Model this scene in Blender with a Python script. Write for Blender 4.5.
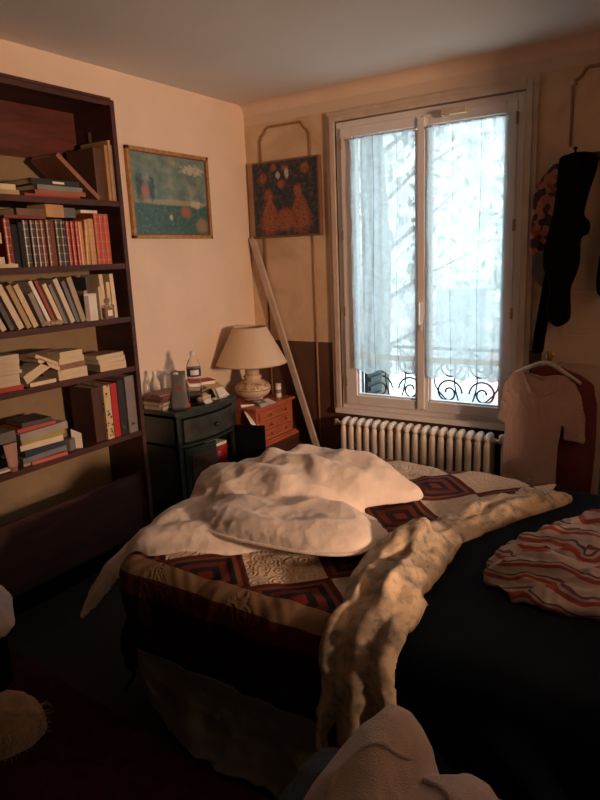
import bpy, bmesh, math, random
from math import sin, cos, pi, radians, sqrt, hypot, exp
from mathutils import Vector, Matrix, noise
scene = bpy.context.scene
for o in list(bpy.data.objects): bpy.data.objects.remove(o)
C = scene.collection
random.seed(7)

# ------------------------------------------------------------------ camera
P, RO, W = radians(12.55), radians(-2.387), radians(33.36)
fwd = Vector((-sin(W)*cos(P), cos(W)*cos(P), -sin(P)))
rt = fwd.cross(Vector((0, 0, 1))).normalized(); up = rt.cross(fwd)
r2 = cos(RO)*rt + sin(RO)*up; u2 = -sin(RO)*rt + cos(RO)*up
cam = bpy.data.cameras.new('camera'); camo = bpy.data.objects.new('camera', cam); C.objects.link(camo)
M = Matrix((r2, u2, -fwd)).transposed().to_4x4(); M.translation = Vector((2.9, -3.836, 1.6))
camo.matrix_world = M
cam.sensor_fit = 'VERTICAL'; cam.sensor_height = 24; cam.lens = 24*637.4/800; cam.clip_start = .03
scene.camera = camo
# ------------------------------------------------------------------ world, lights, exposure
world = bpy.data.worlds.new('overcast_sky'); scene.world = world; world.use_nodes = True
wn = world.node_tree.nodes['Background']; wn.inputs[0].default_value = (.70, .90, 1.0, 1); wn.inputs[1].default_value = 4.5
def area(name, loc, target, size, power, col, sy=None):
    l = bpy.data.lights.new(name, 'AREA'); l.energy = power; l.color = col; l.size = size
    if sy: l.shape = 'RECTANGLE'; l.size_y = sy
    o = bpy.data.objects.new(name, l); C.objects.link(o); o.location = loc
    o.rotation_euler = (Vector(target)-Vector(loc)).to_track_quat('-Z', 'Y').to_euler(); return o
area('hallway_lamp_light', (6.2, -2.65, 1.65), (3.2, -1.9, 1.25), .45, 205, (1.0, .62, .40))
area('window_portal', (1.34, .28, 1.5), (1.34, -2, 1.5), 1.1, 1, (1, 1, 1), 1.8).data.cycles.is_portal = True
scene.view_settings.view_transform = 'Standard'; scene.view_settings.look = 'None'
scene.view_settings.gamma = 1; scene.view_settings.use_curve_mapping = False
scene.view_settings.exposure = 0.0

# ------------------------------------------------------------------ materials
def new_mat(name):
    m = bpy.data.materials.new(name); m.use_nodes = True
    nt = m.node_tree; return m, nt, nt.nodes['Principled BSDF']
def N(nt, typ, **kw):
    n = nt.nodes.new(typ)
    for k, v in kw.items():
        if k in n.inputs.keys() and not hasattr(n, k): n.inputs[k].default_value = v
        elif hasattr(n, k): setattr(n, k, v)
    return n
def ramp(nt, stops, interp='LINEAR'):
    r = nt.nodes.new('ShaderNodeValToRGB'); r.color_ramp.interpolation = interp
    e = r.color_ramp.elements
    while len(e) < len(stops): e.new(.5)
    for i, (p, c) in enumerate(stops): e[i].position = p; e[i].color = (*c, 1) if len(c) == 3 else c
    return r
def mat(name, col, rough=.6, var=.15, scale=8, bump=.1, bscale=60, metal=0, stretch=(1, 1, 1), sheen=0, trans=0, coat=0, spec=.5):
    """noise-varied principled surface"""
    m, nt, b = new_mat(name); L = nt.links
    tc = nt.nodes.new('ShaderNodeTexCoord'); mp = nt.nodes.new('ShaderNodeMapping'); mp.inputs['Scale'].default_value = stretch
    L.new(tc.outputs['Object'], mp.inputs[0])
    n = nt.nodes.new('ShaderNodeTexNoise'); n.inputs['Scale'].default_value = scale; n.inputs['Detail'].default_value = 5
    L.new(mp.outputs[0], n.inputs[0])
    lo = tuple(c*(1-var) for c in col); hi = tuple(min(1, c*(1+var)) for c in col)
    r = ramp(nt, [(.3, lo), (.7, hi)]); L.new(n.outputs[0], r.inputs[0]); L.new(r.outputs[0], b.inputs['Base Color'])
    b.inputs['Roughness'].default_value = rough; b.inputs['Metallic'].default_value = metal; b.inputs['Specular IOR Level'].default_value = spec
    if sheen: b.inputs['Sheen Weight'].default_value = sheen
    if trans: b.inputs['Transmission Weight'].default_value = trans
    if coat: b.inputs['Coat Weight'].default_value = coat
    if bump:
        n2 = nt.nodes.new('ShaderNodeTexNoise'); n2.inputs['Scale'].default_value = bscale; n2.inputs['Detail'].default_value = 3
        L.new(mp.outputs[0], n2.inputs[0])
        bp = nt.nodes.new('ShaderNodeBump'); bp.inputs['Strength'].default_value = bump; bp.inputs['Distance'].default_value = .01
        L.new(n2.outputs[0], bp.inputs['Height']); L.new(bp.outputs[0], b.inputs['Normal'])
    return m
def mixc(nt, fac, a, b_):
    n = nt.nodes.new('ShaderNodeMix'); n.data_type = 'RGBA'
    for s, v in ((n.inputs[0], fac), (n.inputs[6], a), (n.inputs[7], b_)):
        if hasattr(v, 'is_linked'): nt.links.new(v, s)
        elif isinstance(v, tuple): s.default_value = (*v, 1)
        else: s.default_value = v
    return n.outputs[2]
def ma(nt, op, a, b_=None, c=None):
    n = nt.nodes.new('ShaderNodeMath'); n.operation = op
    for i, v in enumerate((a, b_, c)):
        if v is None: continue
        if hasattr(v, 'is_linked'): nt.links.new(v, n.inputs[i])
        else: n.inputs[i].default_value = v
    return n.outputs[0]
def obj_xyz(nt, gen=False):
    tc = nt.nodes.new('ShaderNodeTexCoord'); s = nt.nodes.new('ShaderNodeSeparateXYZ')
    nt.links.new(tc.outputs['Generated' if gen else 'Object'], s.inputs[0]); return tc, s.outputs[0], s.outputs[1], s.outputs[2]

_mc = {}
def cm(col, rough=.6, var=.12, **k):
    key = (tuple(round(c, 3) for c in col), rough, var, tuple(sorted(k.items())))
    if key not in _mc: _mc[key] = mat('surface', col, rough, var, **k)
    return _mc[key]

m_wall = mat('peach_paint', (.74, .575, .445), .75, .05, 3, .08, 90)
m_ceil = mat('ceiling_paint', (.74, .69, .63), .85, .03, 2, .05, 70)
m_floor, nt, b = new_mat('dark_floor_boards')
tc, X, Y, Z = obj_xyz(nt)
br = nt.nodes.new('ShaderNodeTexBrick'); br.inputs['Scale'].default_value = 1; br.inputs['Brick Width'].default_value = 1.1
br.inputs['Row Height'].default_value = .11; br.inputs['Mortar Size'].default_value = .003
br.inputs['Color1'].default_value = (.016, .012, .010, 1); br.inputs['Color2'].default_value = (.022, .016, .012, 1); br.inputs['Mortar'].default_value = (.01, .01, .01, 1)
nt.links.new(tc.outputs['Object'], br.inputs[0]); nt.links.new(br.outputs[0], b.inputs['Base Color']); b.inputs['Roughness'].default_value = .6
# faux marble beige above a brown dado
m_winwall, nt, b = new_mat('marbled_wall_paint')
tc, X, Y, Z = obj_xyz(nt)
n = N(nt, 'ShaderNodeTexNoise'); n.inputs['Scale'].default_value = 3.2; n.inputs['Detail'].default_value = 6; n.inputs['Distortion'].default_value = 1.2
nt.links.new(tc.outputs['Object'], n.inputs[0])
r = ramp(nt, [(.3, (.52, .36, .22)), (.5, (.64, .46, .30)), (.72, (.73, .56, .39))]); nt.links.new(n.outputs[0], r.inputs[0])
r3 = ramp(nt, [(.35, (.085, .036, .022)), (.7, (.12, .055, .035))]); nt.links.new(n.outputs[0], r3.inputs[0])
dado = ma(nt, 'LESS_THAN', Z, 1.015); top = ma(nt, 'GREATER_THAN', Z, 2.515)
c1 = mixc(nt, dado, r.outputs[0], r3.outputs[0]); c2 = mixc(nt, top, c1, (.66, .52, .40))
nt.links.new(c2, b.inputs['Base Color']); b.inputs['Roughness'].default_value = .62
m_mould = mat('ochre_moulding', (.33, .19, .09), .55, .15, 12)
m_mould_pale = mat('worn_trim_paint', (.56, .45, .36), .55, .12, 12)
m_frame = mat('white_window_paint', (.74, .70, .70), .38, .04, 6, .03)
m_white = mat('white_enamel', (.72, .63, .54), .4, .05, 5, .04)
m_bookcase = mat('dark_mahogany', (.055, .015, .011), .6, .35, 5, .06, 40, stretch=(1, 1, 6))
m_black = mat('black_cloth', (.004, .004, .005), .95, .2, 10, .3, 120, spec=.08)
m_iron = mat('wrought_iron', (.008, .016, .018), .5, .1)
m_brass = mat('brass', (.55, .38, .14), .3, .1, metal=1)
m_chrome = mat('dull_metal', (.5, .5, .5), .3, .05, metal=1)
m_pages = mat('aged_page_edges', (.66, .53, .36), .8, .1, 20, .4, 250, stretch=(.2, .2, 4))
m_paper = mat('white_paper', (.78, .72, .64), .75, .04)
m_green = mat('dark_green_lacquer', (.017, .030, .026), .38, .35, 9, .08)
m_red_wood = mat('red_varnished_wood', (.36, .085, .035), .35, .25, 8, .05, 40, stretch=(5, 1, 5))
m_gold = mat('gilt', (.42, .23, .08), .45, .25, 30, .2, 80, metal=.35)

# ------------------------------------------------------------------ geometry helpers
def bx(bm, x0, x1, y0, y1, z0, z1, bev=0):
    v = [bm.verts.new(p) for p in ((x0, y0, z0), (x1, y0, z0), (x1, y1, z0), (x0, y1, z0), (x0, y0, z1), (x1, y0, z1), (x1, y1, z1), (x0, y1, z1))]
    fs = [bm.faces.new([v[i] for i in q]) for q in ((0, 3, 2, 1), (4, 5, 6, 7), (0, 1, 5, 4), (1, 2, 6, 5), (2, 3, 7, 6), (3, 0, 4, 7))]
    if bev:
        es = list({e for f in fs for e in f.edges})
        bmesh.ops.bevel(bm, geom=es, offset=bev, segments=2, affect='EDGES', profile=.7)
    return v
def box(*a, bev=0):
    bm = bmesh.new(); bx(bm, *a, bev=bev); return bm
def rings(bm, rr, closed=True, cap=True):
    """skin a list of rings of points"""
    vs = [[bm.verts.new(p) for p in r] for r in rr]; n = len(vs[0])
    for a, b_ in zip(vs, vs[1:]):
        for i in range(n if closed else n-1):
            j = (i+1) % n; bm.faces.new((a[i], a[j], b_[j], b_[i]))
    if cap and closed: bm.faces.new(vs[0][::-1]); bm.faces.new(vs[-1])
    return vs
def lathe(bm, prof, cx=0, cy=0, cz=0, seg=32, axis='z'):
    rr = []
    for r, h in prof:
        r = max(r, 1e-4)
        ring = []
        for i in range(seg):
            a = 2*pi*i/seg
            if axis == 'z': ring.append((cx+r*cos(a), cy+r*sin(a), cz+h))
            elif axis == 'x': ring.append((cx+h, cy+r*cos(a), cz+r*sin(a)))
            else: ring.append((cx+r*sin(a), cy+h, cz+r*cos(a)))
        rr.append(ring)
    rings(bm, rr)
def tube(bm, pts, rad, seg=8, closed=False):
    pts = [Vector(p) for p in pts]; rr = []
    n = len(pts); prev = None
    for i, p in enumerate(pts):
        t = (pts[min(i+1, n-1)]-pts[max(i-1, 0)])
        if t.length < 1e-9: t = Vector((0, 0, 1))
        t.normalize()
        a = prev if prev is not None else (Vector((0, 0, 1)) if abs(t.z) < .9 else Vector((1, 0, 0)))
        u = (a - t*a.dot(t)).normalized(); prev = u; v = t.cross(u)
        r = rad[i] if isinstance(rad, (list, tuple)) else rad
        rr.append([p+u*r*cos(2*pi*k/seg)+v*r*sin(2*pi*k/seg) for k in range(seg)])
    rings(bm, rr)
def link(name, bm, m, parent=None, loc=None, smooth=False, rotz=0):
    """bm is in the parent's local frame; with loc given, bm is in world space and the origin is moved to loc"""
    if loc is not None:
        bmesh.ops.translate(bm, verts=bm.verts, vec=-Vector(loc))
    bmesh.ops.recalc_face_normals(bm, faces=bm.faces)
    me = bpy.data.meshes.new(name); bm.to_mesh(me); bm.free()
    o = bpy.data.objects.new(name, me); C.objects.link(o)
    if isinstance(m, (list, tuple)):
        for k in m: me.materials.append(k)
    else: me.materials.append(m)
    if smooth:
        me.polygons.foreach_set('use_smooth', [True]*len(me.polygons))
        if smooth != True: me.set_sharp_from_angle(angle=radians(smooth))
    if parent: o.parent = parent
    if loc is not None and not parent: o.location = loc
    return o
def tag(o, label, cat, group=None):
    o['label'] = label; o['category'] = cat
    if group: o['group'] = group
    return o
def thing(name, label, cat, loc=(0, 0, 0), rotz=0, group=None):
    o = bpy.data.objects.new(name, None); C.objects.link(o); o.empty_display_size = .05
    o.location = loc; o.rotation_euler = (0, 0, rotz); return tag(o, label, cat, group)
def wpart(name, bm, m, parent, smooth=False):
    """part built in world space under an unrotated thing"""
    bmesh.ops.translate(bm, verts=bm.verts, vec=-Vector(parent.matrix_basis.translation if not parent.parent else parent.parent.matrix_basis.translation))
    return link(name, bm, m, parent, smooth=smooth)
def struct(name, bm, m, parent=None, smooth=False):
    o = link(name, bm, m, parent, smooth=smooth)
    if not parent: o['kind'] = 'structure'
    return o
# ================================================================== SETTING
HC = 2.65; XR = 3.35; YF = -4.7
struct('floor', box(-.2, 7.2, YF-.2, .1, -.1, 0), m_floor)
struct('ceiling', box(-.2, 7.2, YF-.2, .3, HC, HC+.1), m_ceil)
struct('wall_left', box(-.2, 0, YF-.2, .3, 0, HC), m_wall)
bm = bmesh.new()
WX0, WX1, WZ0, WZ1 = .74, 1.94, .56, 2.44
bx(bm, 0, WX0, 0, .3, 0, HC); bx(bm, WX1, 7.2, 0, .3, 0, HC)
bx(bm, WX0, WX1, 0, .3, 0, WZ0); bx(bm, WX0, WX1, 0, .3, WZ1, HC)
struct('wall_window', bm, m_winwall)
bm = bmesh.new()
DY0, DY1, DZ = -2.50, -1.03, 2.3
bx(bm, XR, XR+.12, YF, DY0, 0, HC); bx(bm, XR, XR+.12, DY1, 0, 0, HC); bx(bm, XR, XR+.12, DY0, DY1, DZ, HC)
struct('wall_right', bm, m_wall)
struct('wall_front', box(0, 7.2, YF-.2, YF, 0, HC), m_wall)
struct('wall_hallway', box(7.0, 7.2, YF, 0, 0, HC), m_wall)
# soft cove between ceiling and window wall
bm = bmesh.new(); prof = [(0, HC)]+[(-.07+.07*cos(a), HC-.07+.07*sin(a)) for a in [radians(q) for q in range(0, 91, 10)]][::1]
bm2 = [[(x, y, z) for y, z in prof] for x in (0.0, XR)]
rings(bm, [[(x, -.07*(1-sin(a)), HC-.07*(1-cos(a))) for a in [radians(q) for q in range(0, 91, 9)]]+[(x, .0, HC)] for x in (0.001, XR-.001)])
struct('trim_5', bm, m_wall, smooth=40)
# baseboards
struct('baseboard_window', box(.02, 2.05, -.018, 0, 0, .11, bev=.004), cm((.07, .03, .02), .5))
struct('baseboard_left', box(0, .018, -1.45, -.02, 0, .11, bev=.004), cm((.07, .03, .02), .5))
# window casing (outer trim)
bm = bmesh.new()
for i, (a, d) in enumerate(((.062, .022), (.035, .034))):
    bx(bm, WX0-a, WX0, -d, 0, WZ0-.02, WZ1+a, bev=.004); bx(bm, WX1, WX1+a, -d, 0, WZ0-.02, WZ1+a, bev=.004)
    bx(bm, WX0, WX1, -d, 0, WZ1, WZ1+a, bev=.004)
struct('trim_1', bm, m_mould_pale)
# wall panel mouldings with scooped corners
def panel(x0, x1, z0, z1, r=.055):
    pts = []
    def arc(cx, cz, a0, a1):
        for k in range(7):
            a = radians(a0+(a1-a0)*k/6); pts.append((cx+r*cos(a), -.002, cz+r*sin(a)))
    pts.append((x0, -.002, z0)); pts.append((x0, -.002, z1-r-.02)); pts.append((x0+.012, -.002, z1-r-.02))
    arc(x0+.0, z1+.0, -78, -12)
    pts.append((x0+r+.02, -.002, z1)); pts.append((x1-r-.02, -.002, z1))
    arc(x1, z1, 192, 258)
    pts.append((x1-.012, -.002, z1-r-.02)); pts.append((x1, -.002, z1-r-.02)); pts.append((x1, -.002, z0))
    bm = bmesh.new(); tube(bm, pts, .0085, 6); return bm
struct('trim_2', panel(.13, .54, .12, 2.485), m_mould, smooth=True)
struct('trim_3', panel(2.17, 3.1, 2.12, 2.50), m_mould, smooth=True)

# ---- window: frame, two sashes, glass
win = struct('window_1', (lambda b_: (bx(b_, WX0+.005, WX0+.05, -.012, .07, WZ0, WZ1-.005, bev=.004), bx(b_, WX1-.05, WX1-.005, -.012, .07, WZ0, WZ1-.005, bev=.004),
      bx(b_, WX0+.05, WX1-.05, -.012, .07, WZ1-.05, WZ1-.005, bev=.004), bx(b_, WX0+.05, WX1-.05, -.012, .07, WZ0, WZ0+.04, bev=.004), b_)[-1])(bmesh.new()), m_frame)
m_glass, nt, b = new_mat('clear_glass')
mx = nt.nodes.new('ShaderNodeMixShader'); tr = nt.nodes.new('ShaderNodeBsdfTransparent'); gl = nt.nodes.new('ShaderNodeBsdfGlossy'); gl.inputs['Roughness'].default_value = .02
mx.inputs[0].default_value = .06; nt.links.new(tr.outputs[0], mx.inputs[1]); nt.links.new(gl.outputs[0], mx.inputs[2]); nt.links.new(mx.outputs[0], nt.nodes['Material Output'].inputs[0])
def sash(x0, x1, gx0, gx1):
    bm = bmesh.new(); z0, z1 = WZ0+.035, WZ1-.045; g0, g1 = .66, 2.335
    y0, y1 = -.03, .03
    for a in ((x0, gx0, z0, z1), (gx1, x1, z0, z1), (gx0, gx1, z0, g0), (gx0, gx1, g1, z1)):
        bx(bm, a[0], a[1], y0, y1, a[2], a[3], bev=.006)
    d = .012   # inner glazing bead
    for a in ((gx0, gx0+d, g0, g1), (gx1-d, gx1, g0, g1), (gx0, gx1, g0, g0+d), (gx0, gx1, g1-d, g1)):
        bx(bm, a[0], a[1], -.015, .02, a[2], a[3], bev=.003)
    s = struct('sash', bm, m_frame, win)
    struct('glass_pane', box(gx0, gx1, .0, .005, g0, g1), m_glass, s)
    return s
sl = sash(WX0+.045, 1.335, .868, 1.300); sr = sash(1.34, WX1-.045, 1.385, 1.838)
bm = bmesh.new(); bx(bm, 1.316, 1.362, -.045, -.028, WZ0+.05, WZ1-.06, bev=.005); struct('meeting_stile', bm, m_frame, win)
bm = bmesh.new(); bx(bm, 1.328, 1.35, -.053, -.045, 1.12, 1.30, bev=.004); bx(bm, 1.332, 1.346, -.085, -.066, 1.16, 1.30, bev=.006)
lathe(bm, [(.008, 0), (.008, .03)], 1.339, -.075, 1.17, 10, 'y'); struct('handle', bm, mat('handle_plastic', (.70, .68, .66), .3), win)
bm = bmesh.new()
for x in (WX0+.047, WX1-.047):
    for z in (.72, 1.2, 1.7, 2.27): lathe(bm, [(.007, 0), (.009, .005), (.009, .06), (.007, .066)], x, -.024, z, 10)
struct('hinge', bm, m_mould, win)
struct('sill', box(WX0-.04, WX1+.04, -.05, .0, WZ0-.035, WZ0+.0, bev=.006), m_frame, win)
bm = box(1.475, 1.62, -.075, -.03, 2.365, 2.398, bev=.005)
bx(bm, 1.50, 1.53, -.082, -.07, 2.355, 2.372)
tag(link('ventilation_cover', bm, mat('yellowed_plastic', (.62, .47, .34), .4), loc=(1.55, -.05, 2.365)), 'small yellowed plastic air vent fixed above the right window pane', 'air vent')

# ---- curtains: two voile panels on thin rods
m_voile, nt, b = new_mat('white_lace_voile'); L = nt.links
tc, X, Y, Z = obj_xyz(nt)
vo = nt.nodes.new('ShaderNodeTexVoronoi'); vo.inputs['Scale'].default_value = 11; vo.inputs['Randomness'].default_value = .9
nn = nt.nodes.new('ShaderNodeTexNoise'); nn.inputs['Scale'].default_value = 13; nn.inputs['Detail'].default_value = 6; nn.inputs['Distortion'].default_value = 1.2
mpn = nt.nodes.new('ShaderNodeMapping'); mpn.inputs['Scale'].default_value = (1, .15, 1); L.new(tc.outputs['Object'], mpn.inputs[0])
L.new(mpn.outputs[0], vo.inputs[0]); L.new(mpn.outputs[0], nn.inputs[0])
rp = ramp(nt, [(.36, (.74,)*3), (.5, (.86,)*3), (.64, (.95,)*3)]); L.new(nn.outputs[0], rp.inputs[0])
band = ma(nt, 'MULTIPLY', ma(nt, 'GREATER_THAN', Z, -1.405), ma(nt, 'LESS_THAN', Z, -1.37))
hemz = ma(nt, 'LESS_THAN', Z, -1.405)
op = ma(nt, 'ADD', rp.outputs[0], ma(nt, 'MULTIPLY', band, .3))
# narrow joining seams of the lace strips
wv = ma(nt, 'ADD', X, ma(nt, 'MULTIPLY', ma(nt, 'SINE', ma(nt, 'MULTIPLY', Z, 5.0)), .006))
fr = ma(nt, 'ABSOLUTE', ma(nt, 'SUBTRACT', ma(nt, 'FRACT', ma(nt, 'DIVIDE', ma(nt, 'ADD', wv, 3.06), .165)), .5))
seam = ma(nt, 'LESS_THAN', fr, .011)
col = mixc(nt, band, (.50, .535, .53), (.46, .44, .38)); col = mixc(nt, seam, col, (.10, .14, .16))
op2 = ma(nt, 'MAXIMUM', op, ma(nt, 'MULTIPLY', seam, .75))
tl = nt.nodes.new('ShaderNodeBsdfTranslucent'); df = nt.nodes.new('ShaderNodeBsdfDiffuse'); trn = nt.nodes.new('ShaderNodeBsdfTransparent')
L.new(col, tl.inputs[0]); L.new(col, df.inputs[0])
m1 = nt.nodes.new('ShaderNodeMixShader'); m1.inputs[0].default_value = .72; L.new(df.outputs[0], m1.inputs[1]); L.new(tl.outputs[0], m1.inputs[2])
m2 = nt.nodes.new('ShaderNodeMixShader'); L.new(op2, m2.inputs[0]); L.new(trn.outputs[0], m2.inputs[1]); L.new(m1.outputs[0], m2.inputs[2])
L.new(m2.outputs[0], nt.nodes['Material Output'].inputs[0])
def curtain(x0, x1, seed, label):
    t = thing('voile_curtain', label, 'curtain', (x0, -.045, 2.325), 0, 'voile curtains on the window sashes')
    bm = bmesh.new(); nu, nv = 70, 60; g = []
    for j in range(nv+1):
        row = []; v = j/nv
        for i in range(nu+1):
            u = i/nu; zt = .012*abs(sin(u*pi*7+seed)) * (1-v)
            zb = .835+.016*sin(u*pi*5+seed)
            z = 2.33-zt - v*(2.33-zb)
            edge = .012*noise.noise(Vector((v*7, seed, 0)))
            x = x0+(x1-x0)*u + edge*(1-2*u) + .006*noise.noise(Vector((u*5, v*3, seed)))
            y = -.052+(.002+.0035*(1-v*.4))*sin(u*pi*13+1.2*noise.noise(Vector((u*4, v*1.5, seed)))*3) + .004*noise.noise(Vector((u*20, v*14, seed)))
            row.append(bm.verts.new((x-x0, y+.045, z-2.325)))
        g.append(row)
    for j in range(nv):
        for i in range(nu): bm.faces.new((g[j][i], g[j][i+1], g[j+1][i+1], g[j+1][i]))
    link('voile_panel', bm, m_voile, t, smooth=True)
    bm = bmesh.new(); tube(bm, [(-.01, -.002, -.006), (x1-x0+.01, -.002, -.006)], .0028, 8)
    for q in (-.01, x1-x0+.01): lathe(bm, [(.005, 0), (.006, .004), (.005, .012)], q, -.004, -.006, 8, 'y')
    link('curtain_rod', bm, m_chrome, t, smooth=True)
    bm = bmesh.new(); xs = (x1-x0)*(.72 if seed < 2 else .6)
    tube(bm, [(xs+.004*sin(k*.9), -.018, -1.30-k*.027) for k in range(9)], .0014, 5)
    link('drawstring', bm, cm((.55, .52, .45), .8), t)
curtain(.862, 1.308, 1.0, 'white lace voile curtain on the left window sash')
curtain(1.378, 1.85, 3.3, 'white lace voile curtain on the right window sash, nearer the coats')

# ---- outside: railing, shutter, street tree, house across the street
t = thing('balcony_railing', 'dark wrought iron railing with scrolls outside the window', 'railing', (1.34, .42, .45))
bm = bmesh.new()
for z in (.50, .93): bx(bm, .3, 2.4, .41, .43, z, z+.02)
wpart('rail', bm, m_iron, t)
def spiral(cx, cz, r, a0, turns, sgn, n=34):
    return [(cx+sgn*r*(1-.82*k/n)*cos(a0+turns*2*pi*k/n), .42, cz+r*(1-.82*k/n)*sin(a0+turns*2*pi*k/n)) for k in range(n+1)]
for cx in (.42, .95, 1.48, 2.0):
    bm = bmesh.new()
    for s in (-1, 1):
        tube(bm, spiral(cx+s*.115, .82, .085, pi, 1.6, s), .007, 6)
        tube(bm, spiral(cx+s*.125, .63, .10, pi, -1.5, s), .007, 6)
        tube(bm, [(cx+s*(.03+.20*sin(q*pi/10)), .42, .93-.43*q/10) for q in range(11)], .006, 6)
        tube(bm, [(cx+s*(.03+.05*sin(q*pi/10)), .42, .52+.41*q/10) for q in range(11)], .006, 6)
    lathe(bm, [(.003, 0), (.03, .03), (.012, .06), (.003, .09)], cx+.14, .42, .76, 10)
    wpart('scroll_panel', bm, m_iron, t, smooth=True)
for x in (.33, .68, 1.215, 1.74, 2.3):
    bm = bmesh.new(); bx(bm, x-.007, x+.007, .413, .427, .30, .95); wpart('baluster', bm, m_iron, t)
t = thing('folded_shutter', 'dark louvred shutter folded back outside the left pane', 'shutter', (.80, .22, .56))
bm = bmesh.new()
bx(bm, .86, .885, .10, .32, .57, 2.4); wpart('shutter_frame', bm, m_iron, t)
bm = bmesh.new()
for k in range(28): bx(bm, .885, .90, .12, .30, .60+k*.063, .63+k*.063)
wpart('louvre_panel', bm, mat('shutter_paint', (.03, .06, .06), .6), t)
m_fac = mat('pale_render', (.80, .79, .76), .9, .04, 1.5); m_pinkw = mat('pink_brick', (.62, .34, .32), .9, .15, 30)
t = thing('house_across_street', 'pale rendered house with grey windows across the street', 'house', (0, 9, -3))
wpart('facade', box(-9, 9, 9, 10, -4, 1.3), m_fac, t)
for i, x in enumerate((-6.4, -4.2, -2.0, .2, 2.4, 4.6)):
    for z in (-2.9, -.75):
        wpart('window', box(x, x+1.0, 8.94, 9.02, z, z+1.6), mat('far_glass', (.33, .37, .40), .3) if i+z == -2.9 else bpy.data.materials['far_glass'], t)
wpart('brick_panel', box(-.9, .1, 8.9, 8.99, -4, -.4), m_pinkw, t)
t = thing('street_tree', 'bare leaning street tree with thin foliage outside the window', 'tree', (-1.6, 5.2, -4))
bm = bmesh.new(); tube(bm, [(-1.6, 5.2, -4), (-1.5, 5.2, -1), (-1.35, 5.1, 1.5), (-1.5, 5.2, 3.6), (-1.3, 5.2, 5.5)], [.16, .14, .1, .07, .03], 8)
rnd = random.Random(3)
for k in range(16):
    z = -.2+k*.36; s = 1 if k % 2 else -1; l = 1.4-.03*k
    tube(bm, [(-1.45, 5.2, z), (-1.45+s*l*.5, 5.2+rnd.uniform(-.3, .3), z+.35), (-1.45+s*l, 5.2+rnd.uniform(-.5, .5), z+.5+rnd.uniform(0, .5))], [.04, .025, .008], 5)
wpart('trunk', bm, cm((.10, .08, .06), .9), t)
bm = bmesh.new()
for k in range(380):
    c = Vector((-1.4+rnd.gauss(0, .95), 5.2+rnd.gauss(0, .5), 2.2+rnd.gauss(0, 1.3))); s = rnd.uniform(.05, .11)
    a = Vector((rnd.uniform(-1, 1), rnd.uniform(-1, 1), rnd.uniform(-1, 1))).normalized(); b2 = a.orthogonal().normalized()
    bm.faces.new([bm.verts.new(c+a*s), bm.verts.new(c+b2*s*.5), bm.verts.new(c-a*s), bm.verts.new(c-b2*s*.5)])
wpart('foliage', bm, cm((.20, .26, .16), .8), t)

# ---- radiator
t = thing('cast_iron_radiator', 'white cast iron column radiator under the window', 'radiator', (1.34, -.1, 0))
nc = 18; x0, x1 = .79, 1.835; st = (x1-x0)/nc
colme = None
for k in range(nc):
    cx = x0+st*(k+.5)
    if colme is None:
        bm = bmesh.new()
        for yy, rr_ in ((-.145, .0215), (-.10, .018), (-.055, .0215)):
            tube(bm, [(0, yy, .085+.40*q/8) for q in range(9)], [.012]+[rr_]*7+[.013], 10)
        for zz in (.085, .485):   # rounded header joining the tubes
            prof = []
            for q in range(13):
                y = -.165+.13*q/12; s = sqrt(max(0, 1-((y+.10)/.066)**2)); prof.append((y, s))
            rings(bm, [[((.024*s+.001)*cos(2*pi*i/12)*(1), y, zz+(.034*s+.001)*sin(2*pi*i/12)) for i in range(12)] for y, s in prof])
        o = link('column', bm, m_white, t, smooth=True); o.location = (cx-1.34, .1, 0); colme = o
    else:
        o = colme.copy(); C.objects.link(o); o.parent = t; o.location = (cx-1.34, .1, 0)
bm = bmesh.new()
for z in (.10, .47): tube(bm, [(x0-.01, -.10, z), (x1+.01, -.10, z)], .017, 10)
wpart('header_pipe', bm, m_white, t, smooth=True)
for x in (x0+.02, x1-.02): wpart('foot', box(x-.012, x+.012, -.15, -.05, 0, .09, bev=.004), m_white, t)
bm = bmesh.new(); tube(bm, [(x1+.0, -.10, .47), (x1+.06, -.10, .47)], .012, 8); lathe(bm, [(.02, 0), (.024, .01), (.022, .05), (.012, .06)], x1+.05, -.10, .455, 14)
tube(bm, [(x1+.05, -.10, .46), (x1+.05, -.10, 0)], .009, 8); wpart('valve', bm, m_white, t, smooth=True)
bm = bmesh.new(); tube(bm, [(x0-.0, -.10, .47), (x0-.05, -.10, .475)], .011, 8); lathe(bm, [(.014, -.02), (.016, 0), (.014, .02)], x0-.05, -.10, .475, 10)
wpart('bleed_valve', bm, m_white, t, smooth=True)

# ---- cupboard door at the right of the window
dm = mat('cream_door_paint', (.60, .48, .36), .5, .06, 4, .04)
bm = bmesh.new(); bx(bm, 2.075, 2.95, -.032, -.001, .0, 2.06, bev=.003)
door = struct('door_1', bm, dm)
for (a0, a1, c0, c1) in ((2.17, 2.85, 1.50, 1.92), (2.17, 2.85, 1.10, 1.37), (2.17, 2.85, .60, .97), (2.17, 2.85, .14, .50)):
    bm = bmesh.new()
    for (p, q, r_, s_) in ((a0, a1, c0, c0+.018), (a0, a1, c1-.018, c1), (a0, a0+.018, c0, c1), (a1-.018, a1, c0, c1)): bx(bm, p, q, -.042, -.032, r_, s_, bev=.004)
    bx(bm, a0+.04, a1-.04, -.037, -.032, c0+.04, c1-.04, bev=.002)
    struct('door_panel', bm, dm, door)
bm = bmesh.new(); lathe(bm, [(.022, 0), (.022, -.006), (.009, -.012), (.009, -.04), (.018, -.048), (.026, -.062), (.022, -.078), (.004, -.084)], 2.125, -.032, 1.00, 20, 'y')
struct('door_knob', bm, m_brass, door, smooth=50)
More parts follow.
